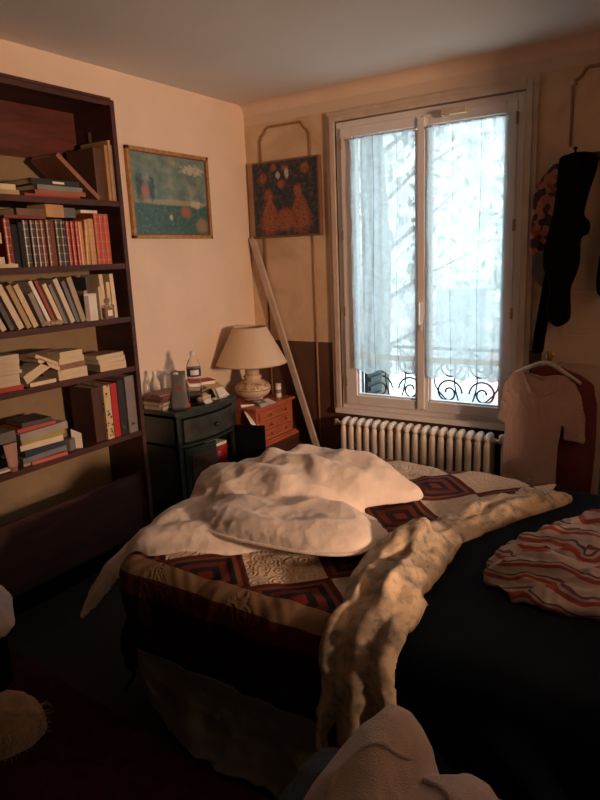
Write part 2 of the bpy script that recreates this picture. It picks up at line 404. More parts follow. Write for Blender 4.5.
# ================================================================== BOOKCASE
BX, BY1, BY0 = .30, -1.455, -2.95
t = thing('bookcase', 'tall dark mahogany bookcase full of books on the left wall', 'bookcase', (.15, -2.2, 0))
wpart('side_panel', box(.005, BX, BY1-.026, BY1, .0, 2.40, bev=.002), m_bookcase, t)
wpart('side_panel', box(.005, BX, BY0, BY0+.026, .0, 2.40, bev=.002), m_bookcase, t)
wpart('top_board', box(.005, BX, BY0+.026, BY1-.026, 2.375, 2.40), m_bookcase, t)
bm = bmesh.new(); bx(bm, BX-.022, BX+.004, BY0+.027, BY1-.045, 2.368, 2.40, bev=.003); bx(bm, BX, BX+.012, BY0, BY1-.03, 2.392, 2.405, bev=.002)
wpart('cornice', bm, m_bookcase, t)
SH = {'A': 1.92, 'B': 1.61, 'C': 1.335, 'D': 1.07, 'E': .71}
for z in SH.values():
    wpart('shelf', box(.008, BX-.003, BY0+.026, BY1-.026, z-.028, z, bev=.003), m_bookcase, t)
wpart('back_panel', box(.008, .02, BY0+.026, BY1-.026, 2.13, 2.375), mat('reddish_back_board', (.10, .026, .016), .45, .4, 4, .05, 40, stretch=(1, 1, 7)), t)
wpart('shaded_back', box(.001, .008, BY0+.026, BY1-.026, .12, 2.375), mat('shaded_tan', (.25, .175, .10), .8, .06, 20), t)  # added backing; shade on the wall behind the books put into its tan
wpart('lower_panel', box(BX-.045, BX-.025, BY0+.026, BY1-.026, .12, .47, bev=.003), m_bookcase, t)
wpart('bottom_board', box(.008, BX-.045, BY0+.026, BY1-.026, .10, .12), m_bookcase, t)
wpart('plinth', box(BX-.08, BX-.06, BY0+.026, BY1-.026, 0, .12), m_black, t)
wpart('hinge_plate', box(.12, .135, BY1-.03, BY1-.026, 2.22, 2.27), m_chrome, t)

def book(y, z, dims, col, lie=False, lean=0, fore=False, x=.27, yaw=0, pages=None, bands=False, rough=.55, label='', group=None, soft=False):
    """dims = (thickness, height, depth); y,z = centre of base; spine faces +x unless fore. The cover is the top-level mesh, pages its child."""
    tk, h, d = dims; c = .0025 if not soft else .0012
    sx = (-1 if fore else 1)
    bm = bmesh.new()
    def B(bm, xa, xb, ta, tb, ha, hb, bev=0):
        xa, xb = sorted((xa*sx, xb*sx))
        if lie: bx(bm, xa, xb, ha-h/2, hb-h/2, ta+tk/2, tb+tk/2, bev)
        else: bx(bm, xa, xb, ta, tb, ha, hb, bev)
    B(bm, -d/2, d/2, -tk/2, -tk/2+c, 0, h); B(bm, -d/2, d/2, tk/2-c, tk/2, 0, h)
    if bands and not lie and sx > 0:      # rounded leather spine
        arc = [(d/2-c*1.2+.0075*sin(pi*i/8), -tk/2*cos(pi*i/8)) for i in range(9)]
        rings(bm, [[(x_, y_, z_) for x_, y_ in arc] for z_ in (0, h)])
    else: B(bm, d/2-c*1.2, d/2, -tk/2+c, tk/2-c, 0, h)
    o = link('book', bm, cm(col, rough, .14, bump=.06)); 
    bm = bmesh.new(); g = .004 if not soft else .0008
    B(bm, -d/2+g, d/2-c*1.2, -tk/2+c, tk/2-c, g, h-g)
    p = link('pages', bm, pages or m_pages, o)
    if bands:
        bm = bmesh.new()
        for q in bands if isinstance(bands, (list, tuple)) else (.08, .26, .44, .62, .80, .93):
            rings(bm, [[(d/2-c*1.2+(.0085 if k_ else .005)*sin(pi*i/8)*1.0, -tk/2*.98*cos(pi*i/8), z_) for k_, i in [(1, i) for i in range(9)]] for z_ in (h*q, h*q+.0045)])
        tmp = bpy.data.meshes.new('tmp'); bm.to_mesh(tmp); bm.free(); b2 = bmesh.new(); b2.from_mesh(o.data); nf = len(b2.faces); b2.from_mesh(tmp); b2.faces.ensure_lookup_table()
        for f_ in b2.faces[nf:]: f_.material_index = 1
        b2.to_mesh(o.data); b2.free(); bpy.data.meshes.remove(tmp); o.data.materials.append(m_gold)
    o.location = (x-d/2 if not yaw else x-d/2, y, z)
    if lean:
        # pivot on the lower corner
        a = radians(lean); s = 1 if a > 0 else -1
        # rotation about +x: positive leans the top towards -y (left in view)
        o.rotation_euler = (a, 0, 0)
        o.location.z = z + abs(sin(a))*tk/2
    elif yaw: o.rotation_euler = (0, 0, radians(yaw))
    return tag(o, label, 'book', group)
cream = (.66, .55, .38); tan = (.45, .30, .16); dred = (.22, .025, .018); black = (.018, .018, .022); brown = (.12, .05, .03); grey = (.22, .21, .20)
G = 'books on the top shelf'
zA = SH['A']
book(-2.135, zA, (.022, .22, .15), tan, lie=True, label='tan paperback lying under the cream one at the left end of the top shelf', group=G, soft=True)
book(-2.14, zA+.022, (.024, .20, .14), cream, lie=True, yaw=4, label='cream paperback lying on the tan one at the left end of the top shelf', group=G, soft=True)
book(-1.85, zA, (.012, .30, .20), (.36, .04, .03), lie=True, label='thin red book at the bottom of the flat pile on the top shelf', group=G)
book(-1.80, zA+.012, (.020, .27, .20), (.30, .10, .05), lie=True, yaw=-3, label='terracotta spined book above the thin red one on the top shelf', group=G)
book(-1.81, zA+.032, (.022, .26, .19), grey, lie=True, yaw=3, label='grey book lying between terracotta and black books on the top shelf', group=G)
b_ = book(-1.83, zA+.054, (.026, .27, .20), black, lie=True, yaw=2, label='black book with a pale title strip topping the flat pile on the top shelf', group=G)
bm = bmesh.new(); bx(bm, .1001, .101, -.02, .045, .008, .018); link('title_strip', bm, m_paper, b_)
book(-1.585, zA, (.022, .29, .20), (.26, .11, .06), lean=50, x=.275, label='brown hardback tipped over at a steep slant on the top shelf', group=G)
book(-1.56, zA, (.05, .25, .20), (.10, .045, .026), yaw=0, x=.262, label='large dark brown atlas standing on the top shelf beside the slanted book', group=G)
book(-1.524, zA, (.02, .265, .20), (.40, .20, .08), x=.285, bands=True, label='golden brown leather spine standing on the top shelf, tall and narrow', group=G)
book(-1.502, zA, (.018, .29, .20), (.42, .25, .13), x=.286, bands=True, label='light tan ribbed spine second from the right end of the top shelf', group=G)
book(-1.488, zA, (.010, .27, .20), (.25, .18, .14), x=.284, label='thin greyish brown spine at the right end of the top shelf', group=G)
# shelf B : leather bound row
G = 'leather bound volumes on the second shelf'; zB = SH['B']; y = -2.125
rowB = [(dred, .030, .21, 1, 'dark red leather volume leftmost of the second shelf row'), (black, .028, .185, 0, 'black leather volume next to the dark red one on the second shelf, left end'),
 (black, .022, .195, 0, 'short black volume third from the left in the second shelf row'), ((.05, .05, .06), .028, .205, 1, 'charcoal volume with bands, fourth from left in the second shelf row'),
 ((.035, .03, .035), .024, .205, 1, 'near black banded volume fifth from left in the second shelf row'), ((.07, .035, .03), .024, .205, 1, 'blackish brown volume sixth from left in the second shelf row'),
 ((.14, .04, .025), .022, .205, 1, 'maroon volume seventh from left in the second shelf row'), (brown, .022, .208, 1, 'dark brown volume eighth from left in the second shelf row'),
 ((.18, .06, .035), .020, .208, 0, 'russet volume ninth from left in the second shelf row'), ((.03, .04, .03), .026, .21, 1, 'greenish black volume tenth from left in the second shelf row'),
 (black, .028, .21, 1, 'glossy black volume with gilt bands just left of the red trio on the second shelf'), ((.33, .03, .02), .019, .205, 1, 'slim red gilt volume, first of the red trio on the second shelf'),
 ((.36, .035, .02), .019, .205, 1, 'slim red gilt volume, second of the red trio on the second shelf'), ((.34, .03, .02), .019, .205, 1, 'slim red gilt volume, third of the red trio on the second shelf'),
 ((.55, .22, .07), .024, .205, 1, 'orange gilt volume right of the red trio on the second shelf'), ((.52, .28, .11), .024, .215, 1, 'tan gilt volume leaning beside the orange one on the second shelf'),
 ((.50, .27, .12), .030, .22, 1, 'broad tan gilt volume left of the three tall red ones on the second shelf'), ((.46, .07, .03), .028, .245, 1, 'tall bright red gilt volume, left of the last three on the second shelf'),
 ((.44, .06, .03), .028, .245, 1, 'tall bright red gilt volume, middle of the last three on the second shelf'), ((.46, .07, .03), .028, .245, 1, 'tall bright red gilt volume at the right end of the second shelf')]
kB = (.585-.0024*20)/sum(r_[1] for r_ in rowB)
for col, tk, h, bd, lab in rowB:
    tk *= kB
    y += tk/2; book(y, zB, (tk, h, .15), col, bands=bool(bd), x=.272+random.uniform(-.006, .006), rough=.35, lean=(-3 if 'leaning' in lab else 0), label=lab, group=G); y += tk/2+.0024
G = 'books lying flat on the second shelf'
for k, (tk, d, yy, col, lab) in enumerate(((.016, .17, -2.19, cream, 'thin white paperback at the bottom of the left pile on the second shelf'), (.030, .15, -2.25, cream, 'cream paperback second in the left pile on the second shelf'),
      (.028, .15, -2.28, (.58, .46, .30), 'buff paperback in the middle of the left pile on the second shelf'), (.030, .15, -2.30, cream, 'yellowed paperback fourth in the left pile on the second shelf'), (.045, .16, -2.25, (.62, .52, .37), 'thick pale paperback on top of the left pile on the second shelf'))):
    book(yy, zB+[0, .016, .046, .074, .104][k], (tk, .21, d), col, lie=True, fore=(k == 4), x=.28, yaw=random.uniform(-3, 3), label=lab, group=G, soft=True)
book(-2.01, zB+.212, (.014, .21, .14), (.20, .03, .02), lie=True, label='flat dark red book lying over the left half of the leather row', group=G)
book(-1.98, zB+.226, (.030, .17, .14), (.16, .09, .055), lie=True, yaw=6, label='brown book lying on the flat dark red one above the leather row', group=G)
bm = bmesh.new(); bx(bm, -.06, .06, -.055, .055, 0, .058, bev=.003); o = link('cardboard_box', bm, mat('tan_card', (.50, .28, .13), .7)); o.location = (.205, -1.855, zB+.222); o.rotation_euler = (0, 0, radians(8))
tag(o, 'small tan cardboard box lying on the leather bound row of the second shelf', 'box')
book(-1.765, zB+.226, (.045, .11, .12), (.15, .15, .15), lie=True, x=.235, label='small dark grey book lying right of the cardboard box', group=G)
book(-1.655, zB+.247, (.014, .10, .13), (.72, .66, .58), lie=True, x=.27, label='white booklet lying on the three tall red volumes', group=G, soft=True)
# shelf C : leaning paperbacks
G = 'pale paperbacks leaning on the third shelf'; zC = SH['C']
leaners = [(-2.19, .024, .20, cream, 24, 'cream'), (-2.150, .022, .19, (.10, .09, .09), 22, 'dark grey'), (-2.105, .028, .215, cream, 23, 'pale cream'), (-2.065, .024, .21, (.40, .27, .15), 22, 'brownish'),
  (-2.030, .026, .21, (.58, .44, .26), 22, 'yellow tan'), (-1.985, .024, .165, (.25, .2, .17), 20, 'short taupe'), (-1.950, .018, .225, (.70, .66, .60), 22, 'white'), (-1.925, .016, .225, (.30, .05, .04), 21, 'red spined'),
  (-1.890, .022, .205, (.68, .55, .36), 21, 'ivory'), (-1.865, .018, .20, (.20, .17, .16), 20, 'dark taupe'), (-1.825, .024, .225, (.60, .52, .44), 20, 'whitish red'), (-1.795, .020, .21, (.16, .15, .15), 18, 'charcoal'), (-1.762, .028, .225, (.38, .31, .22), 16, 'khaki')]
for k, (yy, tk, h, col, ln, cn) in enumerate(leaners):
    book(yy, zC, (tk, h, .13), col, lean=ln, x=.275, label=f'{cn} paperback leaning left on the third shelf, number {k+1} of the leaning row' if k > 0 else 'cream paperback leaning at the far left of the third shelf', group=G, soft=True)
G = 'upright paperbacks on the third shelf'
for yy, tk, h, col, lab in ((-1.723, .02, .15, (.40, .32, .22), 'short khaki paperback upright behind the white carton on the third shelf'), (-1.700, .018, .215, (.06, .06, .07), 'tall dark upright paperback at the back of the third shelf'),
   (-1.635, .016, .165, (.66, .52, .34), 'short cream paperback left of the perfume bottle on the third shelf'), (-1.613, .024, .225, (.68, .52, .33), 'tall cream paperback behind the left of the perfume bottle'),
   (-1.580, .022, .185, (.66, .50, .30), 'middle height cream paperback behind the perfume bottle'), (-1.545, .024, .225, (.70, .56, .38), 'tall cream paperback at the right end of the third shelf')):
    book(yy, zC, (tk, h, .13), col, x=.262 if 'perfume' in lab or 'right' in lab else .24, lean=(2 if h > .2 else 0), label=lab, group=G, soft=True)
t = thing('carton', 'white and grey small carton standing on the third shelf before the dark paperback', 'box', (.255, -1.705, zC), radians(-14))
link('carton_body', box(-.022, .022, -.032, .032, 0, .125, bev=.001), mat('carton_white', (.66, .62, .58), .6), t)
link('carton_stripe', box(-.0225, .0225, -.0325, -.010, .0, .126), cm((.30, .24, .2), .6), t)
link('carton_lid', box(-.024, .024, -.033, .033, .125, .135, bev=.001), mat('carton_white2', (.6, .56, .52), .6), t)
t = thing('perfume_bottle', 'square glass perfume bottle with amber scent on the third shelf', 'bottle', (.275, -1.607, zC))
m_pg, nt, b = new_mat('bottle_glass'); b.inputs['Transmission Weight'].default_value = .9; b.inputs['Roughness'].default_value = .08; b.inputs['Base Color'].default_value = (.95, .9, .85, 1)
link('glass_body', box(-.016, .016, -.032, .032, 0, .072, bev=.006), m_pg, t)
link('scent', box(-.011, .011, -.026, .026, .006, .055, bev=.004), mat('amber_scent', (.38, .13, .05), .2, .05), t)
link('paper_label', box(.0162, .0168, -.015, .015, .015, .045), m_paper, t)
bm = bmesh.new(); lathe(bm, [(.008, .072), (.008, .08), (.014, .082), (.014, .10), (.011, .103)], seg=18); link('stopper', bm, m_pg, t, smooth=40)
bm = bmesh.new()
for k in range(7):
    lathe(bm, [(.001, 0), (.013, .006), (.016, .013), (.011, .022), (.001, .027)], -.0+random.uniform(-.012, .012), -.04+k*.0135, 0, 10)
tag(link('dried_flower_sachet', bm, mat('crumpled_tan', (.40, .29, .18), .9, .3, 60, .5), smooth=True), 'crumpled tan sachet lying before the leaning paperbacks on the third shelf', 'sachet').location = (.27, -1.935, zC)
# shelf D : flat stacks
G = 'books stacked flat on the fourth shelf'; zD = SH['D']
stacks = [(-2.24, .15, [(.022, (.40, .03, .03), 'bright red book at the bottom of the leftmost stack'), (.052, (.50, .42, .32), 'thick cream paged book second in the leftmost stack'), (.014, (.60, .52, .42), 'loose thin booklet in the middle of the leftmost stack'), (.036, cream, 'cream book below the top of the leftmost stack'), (.036, (.62, .5, .34), 'cream book on top of the leftmost stack')]),
  (-1.865, .15, [(.050, (.60, .48, .32), 'thick cream book at the bottom of the middle stack'), (.026, (.25, .13, .08), 'brown book second in the middle stack'), (.028, cream, 'cream book third in the middle stack'), (.030, (.64, .5, .33), 'cream book on top of the middle stack')]),
  (-1.625, .17, [(.040, (.60, .45, .27), 'thick yellowed book at the bottom of the right stack'), (.026, (.60, .45, .28), 'yellowed book second in the right stack'), (.020, tan, 'thin tan book on top of the right stack')])]
for cy, w, lst in stacks:
    z = zD
    for k, (tk, col, lab) in enumerate(lst):
        ww = .20 if cy < -2.2 else w+random.uniform(-.015, .02)
        fo = k != 0 or cy > -2.2
        book(cy+random.uniform(-.012, .012)+(.02 if k == 0 and cy > -1.7 else 0), z, (tk, ww, .13), col, lie=True, fore=fo and col[0] > .3, x=.28, yaw=random.uniform(-7, 7), label=lab+' on the fourth shelf', group=G, soft=True); z += tk+.0005
book(-2.035, zD, (.018, .14, .12), cream, lie=True, x=.28, label='thin cream book lying under the tilted pair on the fourth shelf', group=G, soft=True)
for yy, zz, tk, a, col, lab in ((-2.055, zD+.045, .040, 24, (.64, .54, .40), 'white paged book tilted over the thin cream one'), (-1.99, zD+.075, .022, -28, (.50, .33, .17), 'tan book tilted right against the middle stack'), (-2.0, zD+.10, .018, -26, (.48, .30, .16), 'upper tan book tilted right against the middle stack')):
    o = book(yy, zz, (tk, .14, .12), col, lie=True, fore=True, x=.28, label=lab+' on the fourth shelf', group=G, soft=True); o.rotation_euler = (radians(a), 0, 0); o.location.z = zz
book(-2.03, zD+.128, (.02, .21, .13), (.10, .05, .04), lie=True, x=.215, yaw=12, label='dark brown book lying behind the tilted pair on the fourth shelf', group=G)
# shelf E
G = 'mixed books piled on the lowest shelf'; zE = SH['E']
z = zE
pile = [(.014, .24, (.42, .30, .25), 'pinkish beige booklet at the bottom'), (.026, .25, (.16, .17, .18), 'slate grey book second from the bottom'), (.030, .22, (.02, .03, .07), 'navy book'), (.028, .22, (.66, .56, .40), 'cream book with a dark title strip'),
   (.020, .24, (.36, .30, .08), 'olive yellow book'), (.036, .27, (.33, .29, .25), 'thick taupe book'), (.016, .20, (.42, .07, .05), 'thin red book'), (.022, .15, (.05, .05, .05), 'small black notebook on top')]
for k, (tk, w, col, lab) in enumerate(pile):
    book(-2.075+random.uniform(-.012, .012), z, (tk, w, .16), col, lie=True, x=.275-(.0 if k < 6 else .02), yaw=random.uniform(-6, 6), label=lab+' in the mixed pile of the lowest shelf', group=G); z += tk+.0005
book(-2.33, zE+.13, (.05, .25, .18), (.16, .15, .14), lie=True, x=.27, label='large grey album lying left of the mixed pile, lowest shelf', group=G)
book(-2.36, zE, (.13, .16, .15), (.10, .09, .09), lie=True, x=.22, label='dark box file under the grey album on the lowest shelf', group=G)
o = book(-2.06, zE, (.016, .19, .03), (.50, .11, .10), lie=True, x=.295, yaw=-3, label='salmon pink slim booklet lying along the edge of the lowest shelf', group=G)
bm = bmesh.new(); rr = []
for k in range(9):
    q = k/8; w = .024+.010*q; dd = .014*(1-q)+.001
    rr.append([(dd*cos(a), w*sin(a), .022+.105*q) for a in [2*pi*i/14 for i in range(14)]])
rings(bm, rr); t = thing('cosmetic_tube', 'pinkish cosmetic tube standing on its cap at left of the lowest shelf', 'tube', (.28, -2.245, zE))
link('tube_body', bm, mat('pink_plastic', (.45, .25, .2), .4), t, smooth=40); bm = bmesh.new(); lathe(bm, [(.019, 0), (.02, .002), (.02, .02), (.017, .022)], seg=18); link('cap', bm, cm((.35, .17, .14), .4), t, smooth=40)
t = thing('shoe', 'dark shoe with a white sole edge at the left end of the lowest shelf', 'shoe', (.25, -2.34, zE))
bm = bmesh.new(); rings(bm, [[(.035*s*cos(a), yy, max(.012, .02+hh*(.5+.5*sin(a)))) for a in [2*pi*i/12 for i in range(12)]] for yy, s, hh in ((-.12, .5, .06), (-.09, .9, .08), (-.02, 1, .07), (.05, 1.05, .05), (.09, .8, .035), (.105, .3, .02))]); link('upper', bm, m_black, t, smooth=True)
bm = bmesh.new(); rings(bm, [[(.04*s*cos(a), yy, .010+.010*sin(a)) for a in [2*pi*i/12 for i in range(12)]] for yy, s in ((-.125, .4), (-.1, .9), (0, 1), (.06, 1.05), (.1, .8), (.115, .3))]); link('sole', bm, m_paper, t, smooth=True)
t = thing('desk_clock', 'small grey box with a tilted white card on the lowest shelf', 'clock', (.24, -1.90, zE), radians(20))
bm = bmesh.new(); bx(bm, -.02, .02, -.032, .012, 0, .06, bev=.004); link('clock_body', bm, cm((.17, .15, .14), .5), t)
bm = bmesh.new(); v = [(.0, .014, .0), (.045, .03, .0), (.045, .03, .075), (.0, .014, .10)]
for a in (v, [(x-.003, y+.004, z) for x, y, z in v]): pass
rings(bm, [v, [(x-.002, y+.006, z) for x, y, z in v]]); link('card', bm, m_paper, t)
# binders at the right
m_floral, nt, b = new_mat('leafy_print'); tc, X, Y, Z = obj_xyz(nt)
vo = N(nt, 'ShaderNodeTexVoronoi'); vo.inputs['Scale'].default_value = 42; nt.links.new(tc.outputs['Object'], vo.inputs[0])
r = ramp(nt, [(.26, (.05, .05, .04)), (.33, (.60, .45, .26))]); nt.links.new(vo.outputs[0], r.inputs[0]); nt.links.new(r.outputs[0], b.inputs['Base Color'])
G = 'tall files on the right of the lowest shelf'
book(-1.727, zE, (.062, .285, .17), (.070, .024, .016), x=.262, label='broad dark brown album standing on the lowest shelf', group=G)
o = book(-1.671, zE, (.042, .288, .20), (.5, .4, .2), x=.275, label='file with a leafy cream print standing on the lowest shelf', group=G); o.data.materials[0] = m_floral
book(-1.628, zE, (.040, .290, .20), (.42, .02, .02), x=.278, label='bright red file standing on the lowest shelf', group=G)
o = book(-1.585, zE, (.040, .298, .20), (.02, .02, .026), x=.28, label='black file standing on the lowest shelf by the grey one', group=G)
bm = bmesh.new(); lathe(bm, [(.009, .1), (.009, .1015), (.005, .102)], 0, 0, .04, 14, 'x'); link('finger_ring', bm, m_chrome, o)
o = book(-1.522, zE, (.062, .310, .20), (.20, .165, .155), x=.284, label='broad taupe box file with metal ring at the right end of the lowest shelf', group=G)
bm = bmesh.new(); lathe(bm, [(.011, .1), (.011, .1015), (.006, .102)], .0, .0, .05, 14, 'x'); link('finger_ring', bm, m_chrome, o)
# ================================================================== CORNER FURNITURE
# dark green night table with bowed front
t = thing('night_table', 'dark green painted night table with bowed front beside the bookcase', 'night table', (.17, -.92, 0))
Y0, Y1 = -1.20, -.65; ZT = .745
def bow(y, k=.055): q = (y-Y0)/(Y1-Y0); return .285+k*sin(pi*q)
def bowed(z0, z1, xb=.01, grow=0., y0=Y0, y1=Y1, thick=None, n=14):
    bm = bmesh.new(); top_, bot = [], []
    ys = [y0+(y1-y0)*i/n for i in range(n+1)]
    fr = [(bow(y)+grow, y) for y in ys]
    bk = [(xb if thick is None else bow(y)+grow-thick, y) for y in reversed(ys)] if thick is not None else [(xb, y1), (xb, y0)]
    ring = fr+bk
    rings(bm, [[(x, y, z0) for x, y in ring], [(x, y, z1) for x, y in ring]]); return bm
bm = bowed(.04, .05)
for z0, z1 in ((.52, .535), (.04, .06), (.70, .72)):
    b2 = bowed(z0, z1); me = bpy.data.meshes.new('tmp'); b2.to_mesh(me); bm.from_mesh(me); b2.free()
bx(bm, .01, .285, Y0, Y0+.02, .0, .72); bx(bm, .01, .285, Y1-.02, Y1, .0, .72); bx(bm, .01, .02, Y0, Y1, .04, .72)
bx(bm, .262, .292, Y0, Y0+.035, .0, .72, bev=.003); bx(bm, .262, .292, Y1-.035, Y1, .0, .72, bev=.003)
wpart('carcass', bm, m_green, t)
bm = bowed(.72, .728, grow=.012, y0=Y0-.012, y1=Y1+.01)
b2 = bowed(.728, ZT, grow=.02, y0=Y0-.02, y1=Y1+.015); me = bpy.data.meshes.new('tmp'); b2.to_mesh(me); bm.from_mesh(me); b2.free()
wpart('table_top', bm, m_green, t)
dr = wpart('drawer', bowed(.55, .69, grow=.004, y0=Y0+.045, y1=Y1-.045, thick=.02), mat('painted_drawer', (.035, .035, .028), .4, .6, 12, .1), t)
bm = bmesh.new(); lathe(bm, [(.006, 0), (.006, .012), (.014, .02), (.013, .03), (.003, .034)], bow(-.925)+.004, -.925, .62, 14, 'x'); wpart('knob', bm, m_iron, dr, smooth=True)
bm = bmesh.new()
for a in ((Y0+.045, Y1-.045, .55, .556), (Y0+.045, Y1-.045, .684, .69)):
    b2 = bowed(a[2], a[3], grow=.009, y0=a[0], y1=a[1], thick=.01); me = bpy.data.meshes.new('tmp'); b2.to_mesh(me); bm.from_mesh(me); b2.free()
wpart('drawer_moulding', bm, m_green, dr)
dl = wpart('door', bowed(.07, .51, grow=.003, y0=Y0+.04, y1=-.925, thick=.018), m_green, t)
b2 = bowed(.12, .46, grow=.007, y0=Y0+.08, y1=-.965, thick=.01); wpart('door_panel', b2, mat('painted_panel', (.05, .03, .02), .4, .5, 14, .1), dl)
bm = bmesh.new()   # open door, hinged at the far front edge
a = radians(17); hx, hy = .30, -.665
ring = [(hx, hy), (hx+.20*cos(a), hy+.20*sin(a)), (hx+.20*cos(a)+.018*sin(a), hy+.20*sin(a)-.018*cos(a)), (hx+.018*sin(a), hy-.018*cos(a))]
rings(bm, [[(x, y, .07) for x, y in ring], [(x, y, .545) for x, y in ring]]); wpart('door', bm, m_black, t)
o = link('biscuit_tin', (lambda b_: (lathe(b_, [(.07, 0), (.072, .003), (.072, .115), (.07, .12), (.075, .121), (.075, .145), (.07, .15)], seg=28), b_)[-1])(bmesh.new()), mat('red_tin', (.34, .02, .018), .35), smooth=40)
o.location = (.2, -.765, .275+.0); tag(o, 'red round tin inside the open night table', 'tin')
wpart('inner_shelf', box(.02, .275, Y0+.02, Y1-.02, .26, .274), m_green, t)
o = link('napkin_pile', box(-.05, .05, -.05, .05, 0, .02, bev=.004), m_paper); o.location = (.2, -.765, .426); tag(o, 'folded white napkins on the red tin in the night table', 'napkins')

# clear water bottle
t = thing('water_bottle', 'clear plastic water bottle with dark label on the night table', 'bottle', (.275, -1.005, ZT)); t.scale = (1.12, 1.12, 1.1)
m_pet, nt, b = new_mat('clear_pet'); b.inputs['Transmission Weight'].default_value = 1; b.inputs['Roughness'].default_value = .06; b.inputs['IOR'].default_value = 1.15; b.inputs['Base Color'].default_value = (.93, .95, .97, 1)
prof = [(.030, 0), (.036, .004)]
for k in range(11): prof += [(.0375, .015+k*.0135), (.035, .0215+k*.0135)]
prof += [(.0375, .168), (.0375, .205), (.036, .225), (.028, .252), (.014, .272), (.012, .285)]
bm = bmesh.new(); lathe(bm, prof, seg=28); link('bottle_body', bm, m_pet, t, smooth=60)
bm = bmesh.new(); lathe(bm, [(.0382, .168), (.0384, .17), (.0384, .212), (.0382, .214)], seg=28); lb = link('bottle_label', bm, mat('label_blue', (.02, .03, .09), .4), t, smooth=40)
bm = bmesh.new(); rings(bm, [[(.0388*cos(a), .0388*sin(a), z) for a in [radians(q) for q in range(-75, 0, 8)]] for z in (.178, .205)], closed=False); link('label_patch', bm, m_paper, lb)
bm = bmesh.new(); lathe(bm, [(.0145, .283), (.015, .285), (.015, .302), (.013, .305)], seg=20); link('cap', bm, cm((.6, .6, .62), .4), t, smooth=40)
t = thing('small_bottle', 'short clear bottle behind the grey telephone', 'bottle', (.10, -1.16, ZT))
bm = bmesh.new(); lathe(bm, [(.028, 0), (.032, .01), (.032, .15), (.02, .18), (.012, .2), (.012, .215)], seg=20); link('bottle_body', bm, m_pet, t, smooth=50)
bm = bmesh.new(); lathe(bm, [(.014, .21), (.014, .228), (.012, .23)], seg=16); link('cap', bm, m_paper, t, smooth=50)
# grey cordless telephone stand with loop
t = thing('telephone_cradle', 'grey handheld device with red marking leaning at the night table edge', 'telephone', (.235, -1.105, ZT), radians(-52)); t.scale = (1.15, 1.25, 1.0)
m_gp = mat('grey_plastic', (.13, .125, .125), .45, .1)
bm = bmesh.new(); cs = [(.045, .0, .014), (.02, .008, .02), (-.0, .03, .022), (-.018, .08, .02), (-.028, .14, .017), (-.034, .19, .012)]
rr = []
for k, (x, z, th) in enumerate(cs):
    w = [.032, .038, .042, .038, .034, .034][k]
    rr.append([(x+th*.5*cos(a)*.8+.0, w*(abs(sin(a))**.6)*(1 if sin(a) > 0 else -1), z+th*.5*(1 if k < 3 else .3)*cos(a)+.010) for a in [2*pi*i/16 for i in range(16)]])
rings(bm, rr); link('handset', bm, m_gp, t, smooth=50)
bm = bmesh.new(); tube(bm, [(-.036, .0+.019*cos(a)-.012, .205+.017*sin(a)) for a in [2*pi*i/20 for i in range(21)]], .0055, 8); bx(bm, -.043, -.030, .005, .034, .19, .222, bev=.003); link('carry_loop', bm, m_gp, t, smooth=60)
bm = bmesh.new()
for k in range(3): bx(bm, -.0125, -.0095, -.02+k*.014, -.010+k*.014, .112, .126)
link('red_marking', bm, cm((.5, .04, .03), .4), t)
# papers and books behind
G = 'papers and books on the night table'
def stack(lst, x, y, z, grp, lab0):
    for k, (tk, dx, dy, yaw, col, lab) in enumerate(lst):
        o = link('book' if tk > .01 else 'magazine', box(-dx/2, dx/2, -dy/2, dy/2, 0, tk, bev=min(.001, tk*.3)), cm(col, .6)); o.location = (x+random.uniform(-.004, .004), y, z); o.rotation_euler = (0, 0, radians(yaw)); z += tk
        tag(o, lab, 'book' if tk > .01 else 'magazine', grp)
stack([(.022, .15, .2, 3, (.45, .38, .28), 'cream book at the bottom of the pile at the left end of the night table'), (.012, .15, .2, -6, (.30, .26, .22), 'beige magazine bundle in the left pile on the night table'), (.010, .16, .21, 5, (.40, .34, .28), 'pale magazine in the left pile on the night table'),
  (.022, .15, .19, -2, (.10, .05, .04), 'dark brown book in the left pile on the night table'), (.016, .14, .2, 6, (.16, .06, .05), 'maroon book in the left pile on the night table'), (.009, .14, .18, -4, (.28, .16, .12), 'brown magazine on top of the left pile on the night table')], .105, -1.10+.0, ZT, 'left pile on the night table', '')
stack([(.03, .15, .2, 4, (.03, .03, .035), 'black book at the bottom of the pile right of the water bottle'), (.025, .15, .19, -8, (.05, .04, .04), 'dark notebook second in the pile right of the water bottle'), (.006, .16, .21, 18, (.55, .42, .28), 'tan folder jutting from the pile right of the water bottle'), (.006, .15, .2, -20, (.60, .46, .32), 'beige folder on top of the tan one by the water bottle'),
  (.012, .14, .19, 12, (.62, .5, .38), 'cream brochure under the red book on the night table')], .105, -.80, ZT, 'right pile on the night table', '')
o = book(-.80, ZT+.083, (.028, .19, .13), (.36, .03, .03), lie=True, fore=True, x=.17, yaw=-25, label='red book with white pages on top of the night table pile', pages=m_paper); o.location = (.12, -.80, ZT+.080)
def crumple(name, lab, cat, loc, r, col, seed, sq=.6, m=None):
    bm = bmesh.new(); bmesh.ops.create_icosphere(bm, subdivisions=4, radius=1)
    for v in bm.verts:
        p = v.co.copy(); d = 1+.35*noise.noise(p*2.2+Vector((seed, 0, 0)))+.18*abs(noise.noise(p*5+Vector((0, seed, 0))))
        v.co = Vector((p.x*r[0]*d, p.y*r[1]*d, max(0, (p.z*r[2]*d+r[2]*sq))))
    o = link(name, bm, m or mat('crumpled_'+name, col, .85, .1, 20, .3, 80), smooth=True); o.location = loc
    return tag(o, lab, cat)
crumple('crumpled_tissue', 'beige crumpled tissue right of the water bottle', 'tissue', (.245, -.90, ZT), (.035, .05, .03), (.50, .36, .25), 2)
